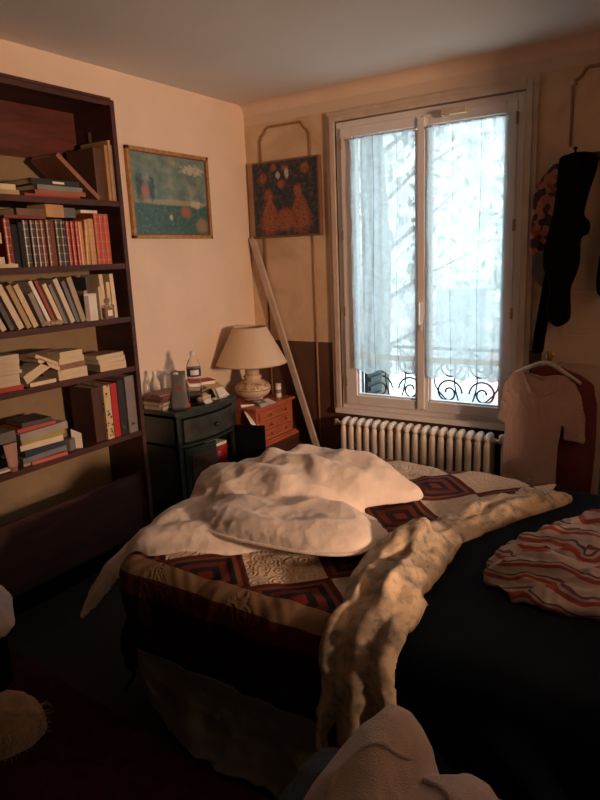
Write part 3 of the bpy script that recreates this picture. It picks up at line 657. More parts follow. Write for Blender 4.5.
crumple('crumpled_cloth', 'dark crumpled cloth between bottle and beige tissue', 'cloth', (.17, -.93, ZT), (.03, .05, .045), (.05, .04, .04), 5)
crumple('plastic_lid', 'small red cap lying left of the water bottle', 'cap', (.262, -1.065, ZT), (.014, .014, .02), (.5, .05, .03), 7)
def sheet(lab, pts, m=m_paper, name='paper_sheet', cat='paper', grp=None):
    bm = bmesh.new(); P4 = [Vector(p) for p in pts]; n = 6; g = []
    for lay in (0, .0012):
        gg = []
        for i in range(n+1):
            row = []
            for j in range(n+1):
                u, v = i/n, j/n; p = P4[0].lerp(P4[1], u).lerp(P4[3].lerp(P4[2], u), v); p = p+Vector((0, 0, lay+.004*noise.noise(Vector((u*3, v*3, pts[0][0]*9)))))
                row.append(bm.verts.new(p))
            gg.append(row)
        g.append(gg)
    for gg in g:
        for i in range(n):
            for j in range(n): bm.faces.new((gg[i][j], gg[i+1][j], gg[i+1][j+1], gg[i][j+1]))
    return tag(link(name, bm, m, loc=pts[0]), lab, cat, grp)
sheet('white folded paper propped at the right end of the night table', [(.29, -.80, ZT+.006), (.29, -.70, ZT+.006), (.22, -.70, ZT+.06), (.22, -.76, ZT+.06)])
sheet('white note lying near the night table edge beside the crumpled tissue', [(.30, -.86, ZT+.003), (.31, -.74, ZT+.003), (.25, -.73, ZT+.006), (.24, -.85, ZT+.006)])

sheet('tan envelope fanned out over the right pile of the night table', [(.27, -.87, ZT+.075), (.29, -.74, ZT+.070), (.18, -.70, ZT+.088), (.15, -.83, ZT+.09)], cm((.55, .38, .22), .7))
sheet('buff folded letter leaning behind the crumpled tissue', [(.26, -.80, ZT+.012), (.265, -.69, ZT+.012), (.20, -.68, ZT+.085), (.19, -.78, ZT+.085)], cm((.60, .45, .30), .7))
sheet('white torn envelope by the foot of the water bottle', [(.325, -.97, ZT+.003), (.315, -.89, ZT+.003), (.28, -.89, ZT+.02), (.29, -.96, ZT+.02)])
# red chest of small drawers on a low trunk
t = thing('storage_box', 'dark wooden box under the red jewellery chest in the corner', 'box', (.22, -.37, 0))
wpart('box_body', box(.02, .42, -.60, -.12, .03, .335, bev=.006), m_bookcase, t)
wpart('box_lid', box(.015, .43, -.61, -.11, .337, .37, bev=.006), m_bookcase, t)
for x, y in ((.05, -.57), (.39, -.57), (.05, -.15), (.39, -.15)): wpart('foot', box(x-.02, x+.02, y-.02, y+.02, 0, .03), m_black, t)
t = thing('jewellery_chest', 'small reddish wooden chest of drawers in the corner under the lamp', 'chest', (.22, -.37, .37))
CX0, CX1, CY0, CY1 = .04, .41, -.59, -.16
wpart('chest_body', box(CX0, CX1, CY0, CY1, .40, .620, bev=.003), m_red_wood, t)
bm = box(CX0-.012, CX1+.018, CY0-.018, CY1+.018, .622, .643, bev=.006); wpart('chest_top', bm, m_red_wood, t)
bm = box(CX0-.015, CX1+.03, CY0-.016, CY1+.03, .371, .390, bev=.006); bx(bm, CX0-.005, CX1+.018, CY0-.010, CY1+.014, .390, .403, bev=.004); wpart('base_moulding', bm, m_red_wood, t)
for k in range(3):
    z = .411+k*.068
    d = wpart('drawer', box(CX1-.01, CX1+.010, CY0+.03, CY1-.03, z, z+.060, bev=.004), m_red_wood, t)
    for y in (-.44, -.265):
        bm = bmesh.new(); lathe(bm, [(.004, 0), (.004, .008), (.009, .013), (.008, .02), (.002, .022)], CX1+.010, y, z+.03, 12, 'x')
        wpart('knob', bm, m_red_wood, d, smooth=True)
    wpart('drawer_bead', box(CX1+.008, CX1+.014, CY0+.04, CY1-.04, z+.005, z+.009), m_mould, d)

# table lamp
LX, LY = .215, -.35; ZL = .643
t = thing('table_lamp', 'cream ceramic table lamp with a wide conical shade in the corner', 'lamp', (LX, LY, ZL))
m_cer, nt, b = new_mat('patterned_ceramic'); tc, X, Y, Z = obj_xyz(nt)
n = N(nt, 'ShaderNodeTexNoise'); n.inputs['Scale'].default_value = 26; nt.links.new(tc.outputs['Object'], n.inputs[0])
inb = ma(nt, 'MULTIPLY', ma(nt, 'GREATER_THAN', Z, .086), ma(nt, 'LESS_THAN', Z, .132)); pat = ma(nt, 'MULTIPLY', inb, ma(nt, 'GREATER_THAN', n.outputs[0], .5))
line = ma(nt, 'MULTIPLY', ma(nt, 'GREATER_THAN', Z, .076), ma(nt, 'LESS_THAN', Z, .081))
c = mixc(nt, pat, (.66, .48, .33), (.42, .24, .10)); c = mixc(nt, line, c, (.16, .08, .05))
nt.links.new(c, b.inputs['Base Color']); b.inputs['Roughness'].default_value = .35
bm = bmesh.new(); lathe(bm, [(.062, 0), (.068, .005), (.068, .010), (.064, .014), (.088, .027), (.114, .048), (.125, .072), (.123, .094), (.108, .116), (.085, .132), (.06, .142), (.055, .149), (.062, .154), (.064, .167), (.058, .175)], seg=44)
link('lamp_base', bm, m_cer, t, smooth=50)
bm = bmesh.new(); lathe(bm, [(.05, .175), (.05, .21), (.03, .22), (.012, .225), (.012, .275)], seg=24); link('neck', bm, cm((.55, .38, .26), .4), t, smooth=50)
bm = bmesh.new(); lathe(bm, [(.012, .275), (.028, .305), (.032, .335), (.022, .365), (.003, .375)], seg=18); link('bulb', bm, cm((.75, .72, .68), .3), t, smooth=True)
m_shade, nt, b = new_mat('pleated_shade_fabric'); b.inputs['Base Color'].default_value = (.66, .49, .33, 1); b.inputs['Roughness'].default_value = .8
tc, X, Y, Z = obj_xyz(nt); an = ma(nt, 'ARCTAN2', Y, X); pl = ma(nt, 'SINE', ma(nt, 'MULTIPLY', an, 130.0))
bp = nt.nodes.new('ShaderNodeBump'); bp.inputs['Strength'].default_value = .25; bp.inputs['Distance'].default_value = .002; nt.links.new(pl, bp.inputs['Height']); nt.links.new(bp.outputs[0], b.inputs['Normal'])
bm = bmesh.new(); prof = [(.243, .255), (.247, .260), (.118, .505), (.112, .510), (.110, .506), (.238, .262), (.243, .255)]
seg = 64; rr = [[(r_*cos(2*pi*i/seg), r_*sin(2*pi*i/seg), h) for i in range(seg)] for r_, h in prof]; rings(bm, rr, cap=False)
bmesh.ops.remove_doubles(bm, verts=bm.verts, dist=1e-5)
sh = link('lamp_shade', bm, m_shade, t, smooth=50)
bm = bmesh.new()
for r_, h in ((.246, .259), (.115, .508)): tube(bm, [(r_*cos(2*pi*i/48), r_*sin(2*pi*i/48), h) for i in range(49)], .0035, 6)
for a in (0, 2.09, 4.19): tube(bm, [(0, 0, .385), (.11*cos(a), .11*sin(a), .50)], .0015, 5)
link('shade_trim', bm, cm((.50, .34, .2), .7), sh, smooth=True)
# bits round the lamp
t = thing('candle_jar', 'small white cylindrical jar right of the lamp on the red chest', 'jar', (.335, -.215, ZL))
bm = bmesh.new(); lathe(bm, [(.019, 0), (.021, .003), (.021, .078), (.019, .08)], seg=22); link('jar_body', bm, m_paper, t, smooth=40)
bm = bmesh.new(); lathe(bm, [(.0205, .08), (.0215, .082), (.0215, .096), (.019, .098)], seg=22); link('lid', bm, cm((.6, .52, .42), .5), t, smooth=40)
bm = bmesh.new(); lathe(bm, [(.0213, .03), (.0214, .031), (.0214, .055), (.0213, .056)], seg=22); link('label_band', bm, cm((.25, .2, .17), .6), t, smooth=40)
G = 'papers lying on the red chest'
sheet('white sheet drooping over the left edge of the red chest', [(.40, -.635, 0.550), (.43, -.54, .50), (.33, -.50, 0.647), (.28, -.585, 0.657)], grp=G)
sheet('white envelope slanting towards the drawers of the red chest', [(.425, -.545, 0.645), (.435, -.38, 0.647), (.33, -.34, 0.657), (.33, -.46, 0.655)], grp=G)
sheet('grey printed leaflet beneath the lamp on the red chest', [(.36, -.50, 0.651), (.40, -.42, 0.651), (.30, -.39, 0.660), (.28, -.46, 0.660)], cm((.20, .20, .20), .6), grp=G)
# plank leaning in the corner
bm = bmesh.new(); a = Vector((.035, -.025, 1.755)); b2 = Vector((.625, -.06, 0.0)); w = Vector((cos(radians(20)), 0, .34)).normalized()*.030
w = Vector((.943, 0, .333))*.023; d = Vector((0, -.011, 0))
rings(bm, [[p-w-d, p+w-d, p+w+d, p-w+d] for p in (a, b2+Vector((0, 0, .012)))])
bm.verts.ensure_lookup_table()
for v in bm.verts:
    if v.co.z < .1: v.co.z = max(0.001, v.co.z-.0) if v.co.z > .02 else .001
tag(link('plank', bm, mat('whitewashed_wood', (.50, .40, .33), .6, .15, 12), loc=(.625, -.06, 0)), 'long pale wooden plank leaning in the corner by the lamp', 'plank')
# second narrow board edge in dado

# ---- pictures
def landscape():
    m, nt, b = new_mat('landscape_print'); L = nt.links; tc, X, Y, Z = obj_xyz(nt, True)
    n = N(nt, 'ShaderNodeTexNoise'); n.inputs['Scale'].default_value = 7; n.inputs['Detail'].default_value = 7; L.new(tc.outputs['Generated'], n.inputs[0])
    n2 = N(nt, 'ShaderNodeTexNoise'); n2.inputs['Scale'].default_value = 24; n2.inputs['Detail'].default_value = 4; L.new(tc.outputs['Generated'], n2.inputs[0])
    sky = ramp(nt, [(.35, (.10, .165, .14)), (.55, (.17, .235, .195)), (.74, (.36, .33, .24))]); L.new(n.outputs[0], sky.inputs[0])
    wat = ramp(nt, [(.3, (.03, .075, .065)), (.6, (.06, .13, .11)), (.75, (.17, .21, .17))]); L.new(n2.outputs[0], wat.inputs[0])
    c = mixc(nt, ma(nt, 'LESS_THAN', ma(nt, 'ADD', Z, ma(nt, 'MULTIPLY', n2.outputs[0], .06)), .45), sky.outputs[0], wat.outputs[0])
    def blob(c, cx, cz, rx, rz, colr, nz=.5):
        dx = ma(nt, 'DIVIDE', ma(nt, 'SUBTRACT', Y, cx), rx); dz = ma(nt, 'DIVIDE', ma(nt, 'SUBTRACT', Z, cz), rz)
        d = ma(nt, 'ADD', ma(nt, 'MULTIPLY', dx, dx), ma(nt, 'MULTIPLY', dz, dz)); d = ma(nt, 'ADD', d, ma(nt, 'MULTIPLY', ma(nt, 'SUBTRACT', n2.outputs[0], .5), nz*7))
        mr = nt.nodes.new('ShaderNodeMapRange'); mr.inputs[1].default_value = 1.5; mr.inputs[2].default_value = .4; L.new(d, mr.inputs[0])
        return mixc(nt, ma(nt, 'MULTIPLY', mr.outputs[0], .85), c, colr)
    c = blob(c, .5, .41, .5, .035, (.35, .31, .2)); c = blob(c, .10, .57, .05, .17, (.02, .05, .045)); c = blob(c, .24, .57, .04, .15, (.02, .05, .045)); c = blob(c, .16, .53, .05, .09, (.42, .15, .1))
    c = blob(c, .68, .30, .07, .08, (.36, .12, .07)); c = blob(c, .84, .40, .08, .05, (.5, .42, .28)); c = blob(c, .90, .12, .08, .10, (.30, .2, .1)); c = blob(c, .47, .22, .02, .04, (.6, .55, .4)); c = blob(c, .8, .85, .15, .06, (.5, .42, .3), .9)
    L.new(c, b.inputs['Base Color']); b.inputs['Roughness'].default_value = .35; return m
t = thing('framed_landscape', 'gilt framed landscape print hanging on the left wall by the bookcase', 'picture', (.02, -.795, 1.75))
def frame(y0, y1, z0, z1, w, d):
    bm = bmesh.new()
    for a in ((y0, y1, z0, z0+w), (y0, y1, z1-w, z1), (y0, y0+w, z0, z1), (y1-w, y1, z0, z1)): bx(bm, .002, d, a[0], a[1], a[2], a[3], bev=.003)
    return bm
wpart('picture_frame', frame(-1.145, -.445, 1.75, 2.265, .022, .026), m_gold, t)
wpart('inner_slip', frame(-1.125, -.465, 1.77, 2.245, .008, .020), cm((.20, .05, .03), .5), t)
wpart('canvas', box(.004, .014, -1.12, -.47, 1.775, 2.24), landscape(), t)
m_tap, nt, b = new_mat('figured_panel'); L = nt.links; tc, X, Y, Z = obj_xyz(nt, True)
n = N(nt, 'ShaderNodeTexNoise'); n.inputs['Scale'].default_value = 16; n.inputs['Detail'].default_value = 5; L.new(tc.outputs['Generated'], n.inputs[0])
vo = N(nt, 'ShaderNodeTexVoronoi'); vo.inputs['Scale'].default_value = 14; L.new(tc.outputs['Generated'], vo.inputs[0])
n5 = N(nt, 'ShaderNodeTexNoise'); n5.inputs['Scale'].default_value = 34; n5.inputs['Detail'].default_value = 6; n5.inputs['Distortion'].default_value = 1.5; L.new(tc.outputs['Generated'], n5.inputs[0])
base = ramp(nt, [(.38, (.018, .022, .036)), (.50, (.025, .035, .060)), (.62, (.09, .075, .05)), (.70, (.16, .05, .03))]); L.new(n.outputs[0], base.inputs[0]); c = base.outputs[0]
fl = ramp(nt, [(.34, (.06, .02, .015)), (.45, (.30, .07, .03)), (.56, (.46, .17, .08)), (.66, (.08, .04, .03))]); L.new(n5.outputs[0], fl.inputs[0])
def shp(c, cx, cz, rx, rz, colr, tri=0):
    dz = ma(nt, 'DIVIDE', ma(nt, 'SUBTRACT', Z, cz), rz)
    rxx = rx if not tri else ma(nt, 'MULTIPLY', ma(nt, 'SUBTRACT', 1.25, dz), rx*.62)
    dx = ma(nt, 'DIVIDE', ma(nt, 'SUBTRACT', X, cx), rxx); d = ma(nt, 'ADD', ma(nt, 'MULTIPLY', dx, dx), ma(nt, 'MULTIPLY', dz, dz)); d = ma(nt, 'ADD', d, ma(nt, 'MULTIPLY', ma(nt, 'SUBTRACT', n5.outputs[0], .5), 3.6))
    mr = nt.nodes.new('ShaderNodeMapRange'); mr.inputs[1].default_value = 1.25; mr.inputs[2].default_value = .7; L.new(d, mr.inputs[0])
    return mixc(nt, ma(nt, 'MULTIPLY', mr.outputs[0], .85), c, colr)
for a in ((.25, .30, .17, .28, 1), (.73, .33, .18, .30, 1), (.49, .22, .14, .16, 0), (.24, .56, .07, .09, 0), (.70, .60, .06, .09, 0), (.45, .70, .06, .06, 0), (.16, .80, .06, .07, 0), (.82, .88, .07, .07, 0), (.33, .93, .05, .05, 0), (.52, .91, .05, .05, 0)): c = shp(c, a[0], a[1], a[2], a[3], fl.outputs[0], a[4])
c = shp(c, .40, .82, .035, .05, (.5, .47, .42)); c = shp(c, .54, .84, .035, .06, (.55, .52, .47))
L.new(c, b.inputs['Base Color']); b.inputs['Roughness'].default_value = .5
t = thing('figured_picture', 'dark picture with orange red figures hanging left of the window', 'picture', (.32, -.03, 1.75))
bm = box(.080, .625, -.045, -.003, 1.745, 2.257, bev=.002); wpart('picture_frame', bm, cm((.20, .10, .05), .5), t)
wpart('picture_panel', box(.092, .613, -.049, -.045, 1.757, 2.245), m_tap, t)
# ================================================================== BED
RX0, RX1, RY0, RY1 = 1.20, 3.10, -2.38, -1.0; ZM = .54
t = thing('double_bed', 'dark double bed with its headboard out to the right', 'bed', (2.15, -1.69, 0))
wpart('bed_base', box(RX0+.03, RX1, RY0+.03, RY1-.03, .12, .30, bev=.01), m_black, t)
wpart('mattress', box(RX0, RX1-.01, RY0, RY1, .302, ZM, bev=.05), mat('mattress_ticking', (.05, .05, .06), .9), t)
wpart('headboard', box(RX1+.005, RX1+.06, RY0-.08, RY1+.06, .05, .84, bev=.01), m_bookcase, t)
for x, y in ((RX0+.1, RY0+.1), (RX0+.1, RY1-.1), (RX1-.1, RY0+.1), (RX1-.1, RY1-.1)): wpart('leg', box(x-.03, x+.03, y-.03, y+.03, 0, .12), m_black, t)
def drape(s, tt, z0=ZM, r=.05, rect=(RX0+.02, RX1-.02, RY0+.02, RY1-.02)):
    """lay cloth coordinates (s, t) over the mattress: beyond its edge the cloth turns down"""
    qx = min(max(s, rect[0]), rect[1]); qy = min(max(tt, rect[2]), rect[3])
    vx, vy = s-qx, tt-qy; d = hypot(vx, vy)
    if d < 1e-6: return Vector((s, tt, z0)), Vector((0, 0, 1))
    nx, ny = vx/d, vy/d
    if d < r*pi/2:
        a = d/r; return Vector((qx+nx*r*sin(a), qy+ny*r*sin(a), z0-r*(1-cos(a)))), Vector((nx*sin(a), ny*sin(a), cos(a)))
    dd = d-r*pi/2; fl = .05*dd
    z = z0-r-dd
    return Vector((qx+nx*(r+fl), qy+ny*(r+fl), z)), Vector((nx, ny, .05)).normalized()
def fbm(p, o=3):
    v, a = 0, 1
    for k in range(o): v += a*noise.noise(p); p = p*2.03+Vector((3.1, 1.7, 9.2)); a *= .5
    return v
def ridged(p): return 1-abs(noise.noise(p))*2
def cloth_grid(name, s0, s1, t0, t1, ns, ntt, lift, wr, m, seed=0, thick=.012, warp=None, label='', cat='', zmin=.02):
    bm = bmesh.new(); g = []
    for j in range(ntt+1):
        row = []
        for i in range(ns+1):
            s = s0+(s1-s0)*i/ns; q = t0+(t1-t0)*j/ntt
            if warp: s, q = warp(s, q)
            p, n_ = drape(s, q); h = lift+wr*(.5+.5*fbm(Vector((s*4, q*4, seed))))+wr*.8*max(0, ridged(Vector((s*2.5+q*2, q*3-s, seed+4)))-.6)
            p = p+n_*h
            if p.z < ZM-.06:   # hanging part waves
                k = min(1, (ZM-.06-p.z)/.2); p += Vector((n_.x, n_.y, 0))*k*.018*sin(s*19+q*17+seed)
            p.z = max(p.z, zmin); row.append(bm.verts.new(p))
        g.append(row)
    for j in range(ntt):
        for i in range(ns): bm.faces.new((g[j][i], g[j][i+1], g[j+1][i+1], g[j+1][i]))
    o = link(name, bm, m, smooth=True)
    sm = o.modifiers.new('thickness', 'SOLIDIFY'); sm.thickness = thick; sm.offset = -1
    return tag(o, label, cat)
m_navy = mat('navy_sheet', (.006, .011, .018), .95, .25, 5, .15, 200, spec=.1)
cloth_grid('fitted_sheet', 1.9, 3.10, -2.72, -.70, 90, 130, .012, .012, m_navy, 3, .006, label='dark navy fitted sheet on the head half of the bed', cat='bed sheet')
# patchwork quilt
m_quilt, nt, b = new_mat('patchwork_quilt'); L = nt.links; tc, X, Y, Z = obj_xyz(nt)
dx = ma(nt, 'SUBTRACT', X, 1.72); dy = ma(nt, 'ADD', Y, 2.195)
k_ = 1/(sqrt(2)*.265)
A = ma(nt, 'ADD', ma(nt, 'MULTIPLY', ma(nt, 'ADD', dx, dy), k_), .5); B_ = ma(nt, 'ADD', ma(nt, 'MULTIPLY', ma(nt, 'SUBTRACT', dx, dy), k_), .5)
par = ma(nt, 'FLOORED_MODULO', ma(nt, 'ADD', ma(nt, 'FLOOR', A), ma(nt, 'FLOOR', B_)), 2.0)
fa = ma(nt, 'ABSOLUTE', ma(nt, 'SUBTRACT', ma(nt, 'FRACT', A), .5)); fb = ma(nt, 'ABSOLUTE', ma(nt, 'SUBTRACT', ma(nt, 'FRACT', B_), .5))
mm = ma(nt, 'MULTIPLY', ma(nt, 'MAXIMUM', fa, fb), 2.0)
nz = N(nt, 'ShaderNodeTexNoise'); nz.inputs['Scale'].default_value = 60; L.new(tc.outputs['Object'], nz.inputs[0])
log = ramp(nt, [(0, (.19, .022, .016)), (.18, (.014, .014, .026)), (.38, (.16, .03, .02)), (.58, (.018, .016, .026)), (.74, (.20, .07, .04)), (.86, (.11, .016, .014))], 'CONSTANT'); L.new(mm, log.inputs[0])
logc = mixc(nt, ma(nt, 'MULTIPLY', nz.outputs[0], .22), log.outputs[0], (.12, .06, .04))
# raised embroidery on the cream squares
vo = N(nt, 'ShaderNodeTexVoronoi'); vo.inputs['Scale'].default_value = 22; L.new(tc.outputs['Object'], vo.inputs[0])
emb = ma(nt, 'SINE', ma(nt, 'MULTIPLY', vo.outputs[0], 22.0))
cr = mixc(nt, ma(nt, 'MULTIPLY', ma(nt, 'GREATER_THAN', emb, .55), .5), (.64, .50, .37), (.50, .37, .26))
seamm = ma(nt, 'GREATER_THAN', mm, .97)
c = mixc(nt, ma(nt, 'GREATER_THAN', par, .5), cr, logc); c = mixc(nt, seamm, c, (.10, .04, .03))
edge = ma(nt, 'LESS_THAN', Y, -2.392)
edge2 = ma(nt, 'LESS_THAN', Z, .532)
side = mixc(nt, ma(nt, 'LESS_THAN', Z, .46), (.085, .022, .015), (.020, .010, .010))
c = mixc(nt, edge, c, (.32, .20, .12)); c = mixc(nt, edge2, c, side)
L.new(c, b.inputs['Base Color']); b.inputs['Roughness'].default_value = .95; b.inputs['Specular IOR Level'].default_value = .15
bp = nt.nodes.new('ShaderNodeBump'); bp.inputs['Strength'].default_value = .5; bp.inputs['Distance'].default_value = .006
hgt = ma(nt, 'ADD', ma(nt, 'MULTIPLY', ma(nt, 'SUBTRACT', 1.0, par), ma(nt, 'MULTIPLY', emb, .5)), ma(nt, 'MULTIPLY', ma(nt, 'SINE', ma(nt, 'MULTIPLY', mm, 20.0)), .3))
L.new(hgt, bp.inputs['Height']); L.new(bp.outputs[0], b.inputs['Normal'])
def qwarp(s, q):
    # head edge of the quilt runs obliquely: further right at the window side
    return s+(.32 if True else 0)*max(0, (s-1.0)/1.2)*max(0, min(1, (q+1.9)/.8)), q
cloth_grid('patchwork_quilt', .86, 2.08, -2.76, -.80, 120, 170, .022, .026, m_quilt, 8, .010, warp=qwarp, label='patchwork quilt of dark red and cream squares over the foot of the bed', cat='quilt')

# ---- puffy slabs fused by voxel remeshing
def catmull(pts, n):
    out = []; L_ = len(pts)
    for i in range(L_):
        p0, p1, p2, p3 = [Vector(pts[(i+k-1) % L_]) for k in range(4)]
        for k in range(n):
            t_ = k/n; out.append(.5*((2*p1)+(-p0+p2)*t_+(2*p0-5*p1+4*p2-p3)*t_*t_+(-p0+3*p1-3*p2+p3)*t_**3))
    return out
def slab(bm, outline, T, lift, seed=0, wr=.02, fold=(4, 4), base=drape, n=8, nr=26, pw=3.0, tilt=None, cen=None, ridge=None):
    ol = catmull([(x, y) for x, y in outline], n); c = Vector(cen) if cen else sum(ol, Vector((0, 0)))/len(ol)
    tops, bots = [], []
    for j in range(nr+1):
        v = (j/nr)**.7; rt_, rb = [], []
        for k, p in enumerate(ol):
            q = c+(p-c)*max(v, .01); P_, N_ = base(q.x, q.y)
            prof = (1-v**pw)**(.5)
            w = wr*(fbm(Vector((q.x*fold[0], q.y*fold[1], seed)), 3)+.9*max(0, ridged(Vector((q.x*fold[0]*.7+q.y*2, q.y*fold[1]*.6, seed+7)))-.45))
            tl_ = tilt(q.x, q.y) if tilt else 0
            rd = 0
            if ridge:
                for (ax, ay, bx_, by_, hh, ww) in ridge:
                    A_, B2 = Vector((ax, ay)), Vector((bx_, by_)); ab = B2-A_; tt = max(0, min(1, (q-A_).dot(ab)/ab.length_squared)); d = (q-A_-ab*tt).length; rd += hh*exp(-(d/ww)**2)
            hgt = (lift+tl_)+(T+w+rd)*prof
            rt_.append(P_+N_*hgt); rb.append(P_+N_*(lift+tl_-.002-.012*prof))
        tops.append(rt_); bots.append(rb)
    V = [[bm.verts.new(p) for p in r_] for r_ in tops]; U = [[bm.verts.new(p) for p in r_] for r_ in bots[:-1]]; U.append([bm.verts.new(p) for p in bots[-1]])
    m_ = len(ol)
    for G_ in (V, U):
        for j in range(nr):
            for k in range(m_): bm.faces.new((G_[j][k], G_[j][(k+1) % m_], G_[j+1][(k+1) % m_], G_[j+1][k]))
        bm.faces.new(G_[0])
    for k in range(m_): bm.faces.new((V[-1][k], V[-1][(k+1) % m_], U[-1][(k+1) % m_], U[-1][k]))
def finish(o, vox, smooth_it, amp, sc, seed, dirv=(1, .4, 0)):
    """fuse, soften and crease a cloth body, baked into its mesh"""
    r_ = o.modifiers.new('fuse', 'REMESH'); r_.mode = 'VOXEL'; r_.voxel_size = vox
    s_ = o.modifiers.new('soften', 'SMOOTH'); s_.iterations = smooth_it; s_.factor = .5
    dg = bpy.context.evaluated_depsgraph_get(); dg.update(); me = bpy.data.meshes.new_from_object(o.evaluated_get(dg)); o.modifiers.clear(); old = o.data; o.data = me; me.name = o.name
    if amp:
        d = Vector(dirv).normalized(); n_ = [v.normal.copy() for v in me.vertices]; off = Vector((seed*3.7, seed*1.3, 0))
        for v, nn in zip(me.vertices, n_):
            p = v.co; wv = Vector((noise.noise(p*5+off), noise.noise(p*5+off+Vector((9, 0, 0))), 0))*.07
            a = (p+wv).dot(d); b_ = (p+wv)-d*a
            q = b_*sc+d*a*sc*.32+off
            h = -abs(noise.noise(q))*1.5+.45-.5*abs(noise.noise(q*2.1+off))-.35*abs(noise.noise(p*sc*2.6+off))+.25*noise.noise(p*2.5+off)
            v.co = p+nn*h*amp
    me.polygons.foreach_set('use_smooth', [True]*len(me.polygons))
    if not me.materials: me.materials.append(old.materials[0])
def fuse(name, bm, m, vox, smooth_it, label, cat, loc=None, amp=.012, sc=7, seed=1, dirv=(1, .4, 0)):
    o = link(name, bm, m, loc=loc, smooth=True); finish(o, vox, smooth_it, amp, sc, seed, dirv)
    return tag(o, label, cat)
m_duvet = mat('white_duvet_cotton', (.76, .65, .57), .85, .04, 4, .45, 28, sheen=.2)
bm = bmesh.new()
lowo = [(.945, -2.46), (1.05, -2.46), (1.20, -2.42), (1.36, -2.33), (1.55, -2.22), (1.74, -2.09), (1.92, -1.97), (1.94, -1.80), (1.66, -1.60), (1.29, -1.58), (1.02, -1.68), (.92, -1.85), (.87, -2.05), (.87, -2.30)]
def sag(x, y):
    d = max(0, 1.19-x); dy = max(0, -2.36-y); k = min(1, d/.08); return Vector((x, y, ZM-.80*d*k-1.0*dy)), Vector((-.45*k, 0, 1)).normalized()
slab(bm, lowo, .055, .030, 1, .014, (3.5, 3.5), base=sag, cen=(1.35, -2.0), ridge=[(1.10, -2.1, 1.12, -1.8, .05, .09), (1.0, -2.3, 1.3, -2.1, .02, .05), (1.2, -2.3, 1.6, -2.0, .02, .05)])
lobe = [(1.25, -2.06), (1.32, -2.17), (1.46, -2.20), (1.66, -2.19), (1.84, -2.16), (1.95, -2.10), (1.98, -2.0), (1.90, -1.88), (1.72, -1.80), (1.50, -1.84), (1.32, -1.93)]
slab(bm, lobe, .075, .085, 5, .014, (4, 4), pw=5)
slab(bm, [(1.16, -1.98), (1.05, -1.86), (1.02, -1.68), (1.16, -1.50), (1.40, -1.31), (1.70, -1.34), (1.91, -1.44), (1.93, -1.53), (1.78, -1.70), (1.66, -1.86), (1.42, -1.99)], .13, .07, 9, .03, (5, 5), pw=2.8,
     ridge=[(1.15, -1.78, 1.5, -1.86, .05, .06), (1.35, -1.48, 1.8, -1.46, .04, .05), (1.3, -1.66, 1.75, -1.66, .04, .045)])
hem = [P_+N_*.088 for P_, N_ in [drape(q.x, q.y) for q in catmull(lobe, 8)[2:62]]]
duv = fuse('duvet', bm, m_duvet, .0075, 3, 'white duvet thrown back in thick folds over the foot of the bed', 'duvet', (1.5, -1.8, ZM), .016, 6, 3, (1, .35, 0))
bm = bmesh.new(); tube(bm, [p+Vector((0, -.004, 0))-duv.location for p in hem], .0065, 8); link('hem_piping', bm, m_duvet, duv, smooth=True)
# floral sheet, crumpled band and fall over the side
m_flor, nt, b = new_mat('floral_sheet'); L = nt.links; tc, X, Y, Z = obj_xyz(nt)
n = N(nt, 'ShaderNodeTexNoise'); n.inputs['Scale'].default_value = 9; n.inputs['Detail'].default_value = 5; n.inputs['Distortion'].default_value = .8; L.new(tc.outputs['Object'], n.inputs[0])
n2 = N(nt, 'ShaderNodeTexNoise'); n2.inputs['Scale'].default_value = 38; n2.inputs['Detail'].default_value = 3; L.new(tc.outputs['Object'], n2.inputs[0])
r = ramp(nt, [(.47, (.60, .46, .31)), (.53, (.40, .33, .25)), (.60, (.20, .18, .15))]); L.new(n.outputs[0], r.inputs[0])
r4 = ramp(nt, [(.54, (.60, .46, .31)), (.60, (.20, .16, .13))]); L.new(n2.outputs[0], r4.inputs[0])
c = mixc(nt, .35, r.outputs[0], r4.outputs[0]); L.new(c, b.inputs['Base Color']); b.inputs['Roughness'].default_value = .85
bp = nt.nodes.new('ShaderNodeBump'); bp.inputs['Strength'].default_value = .4; bp.inputs['Distance'].default_value = .01; n3 = N(nt, 'ShaderNodeTexNoise'); n3.inputs['Scale'].default_value = 22; L.new(tc.outputs['Object'], n3.inputs[0]); L.new(n3.outputs[0], bp.inputs['Height']); L.new(bp.outputs[0], b.inputs['Normal'])
bm = bmesh.new()
slab(bm, [(2.02, -2.30), (1.98, -2.15), (1.95, -2.0), (1.98, -1.78), (2.06, -1.66), (2.18, -1.70), (2.21, -1.90), (2.22, -2.12), (2.26, -2.34), (2.14, -2.42)], .07, .03, 11, .04, (9, 5), nr=24, ridge=[(2.05, -2.3, 2.08, -1.8, .03, .03), (2.16, -2.3, 2.12, -1.9, .035, .025)])
slab(bm, [(2.04, -1.72), (2.06, -1.50), (2.13, -1.30), (2.22, -1.18), (2.36, -1.10), (2.46, -1.12), (2.38, -1.30), (2.30, -1.48), (2.22, -1.66), (2.14, -1.80)], .04, .02, 13, .035, (8, 6), nr=24, ridge=[(2.1, -1.6, 2.3, -1.2, .022, .03), (2.18, -1.6, 2.36, -1.25, .02, .025)])
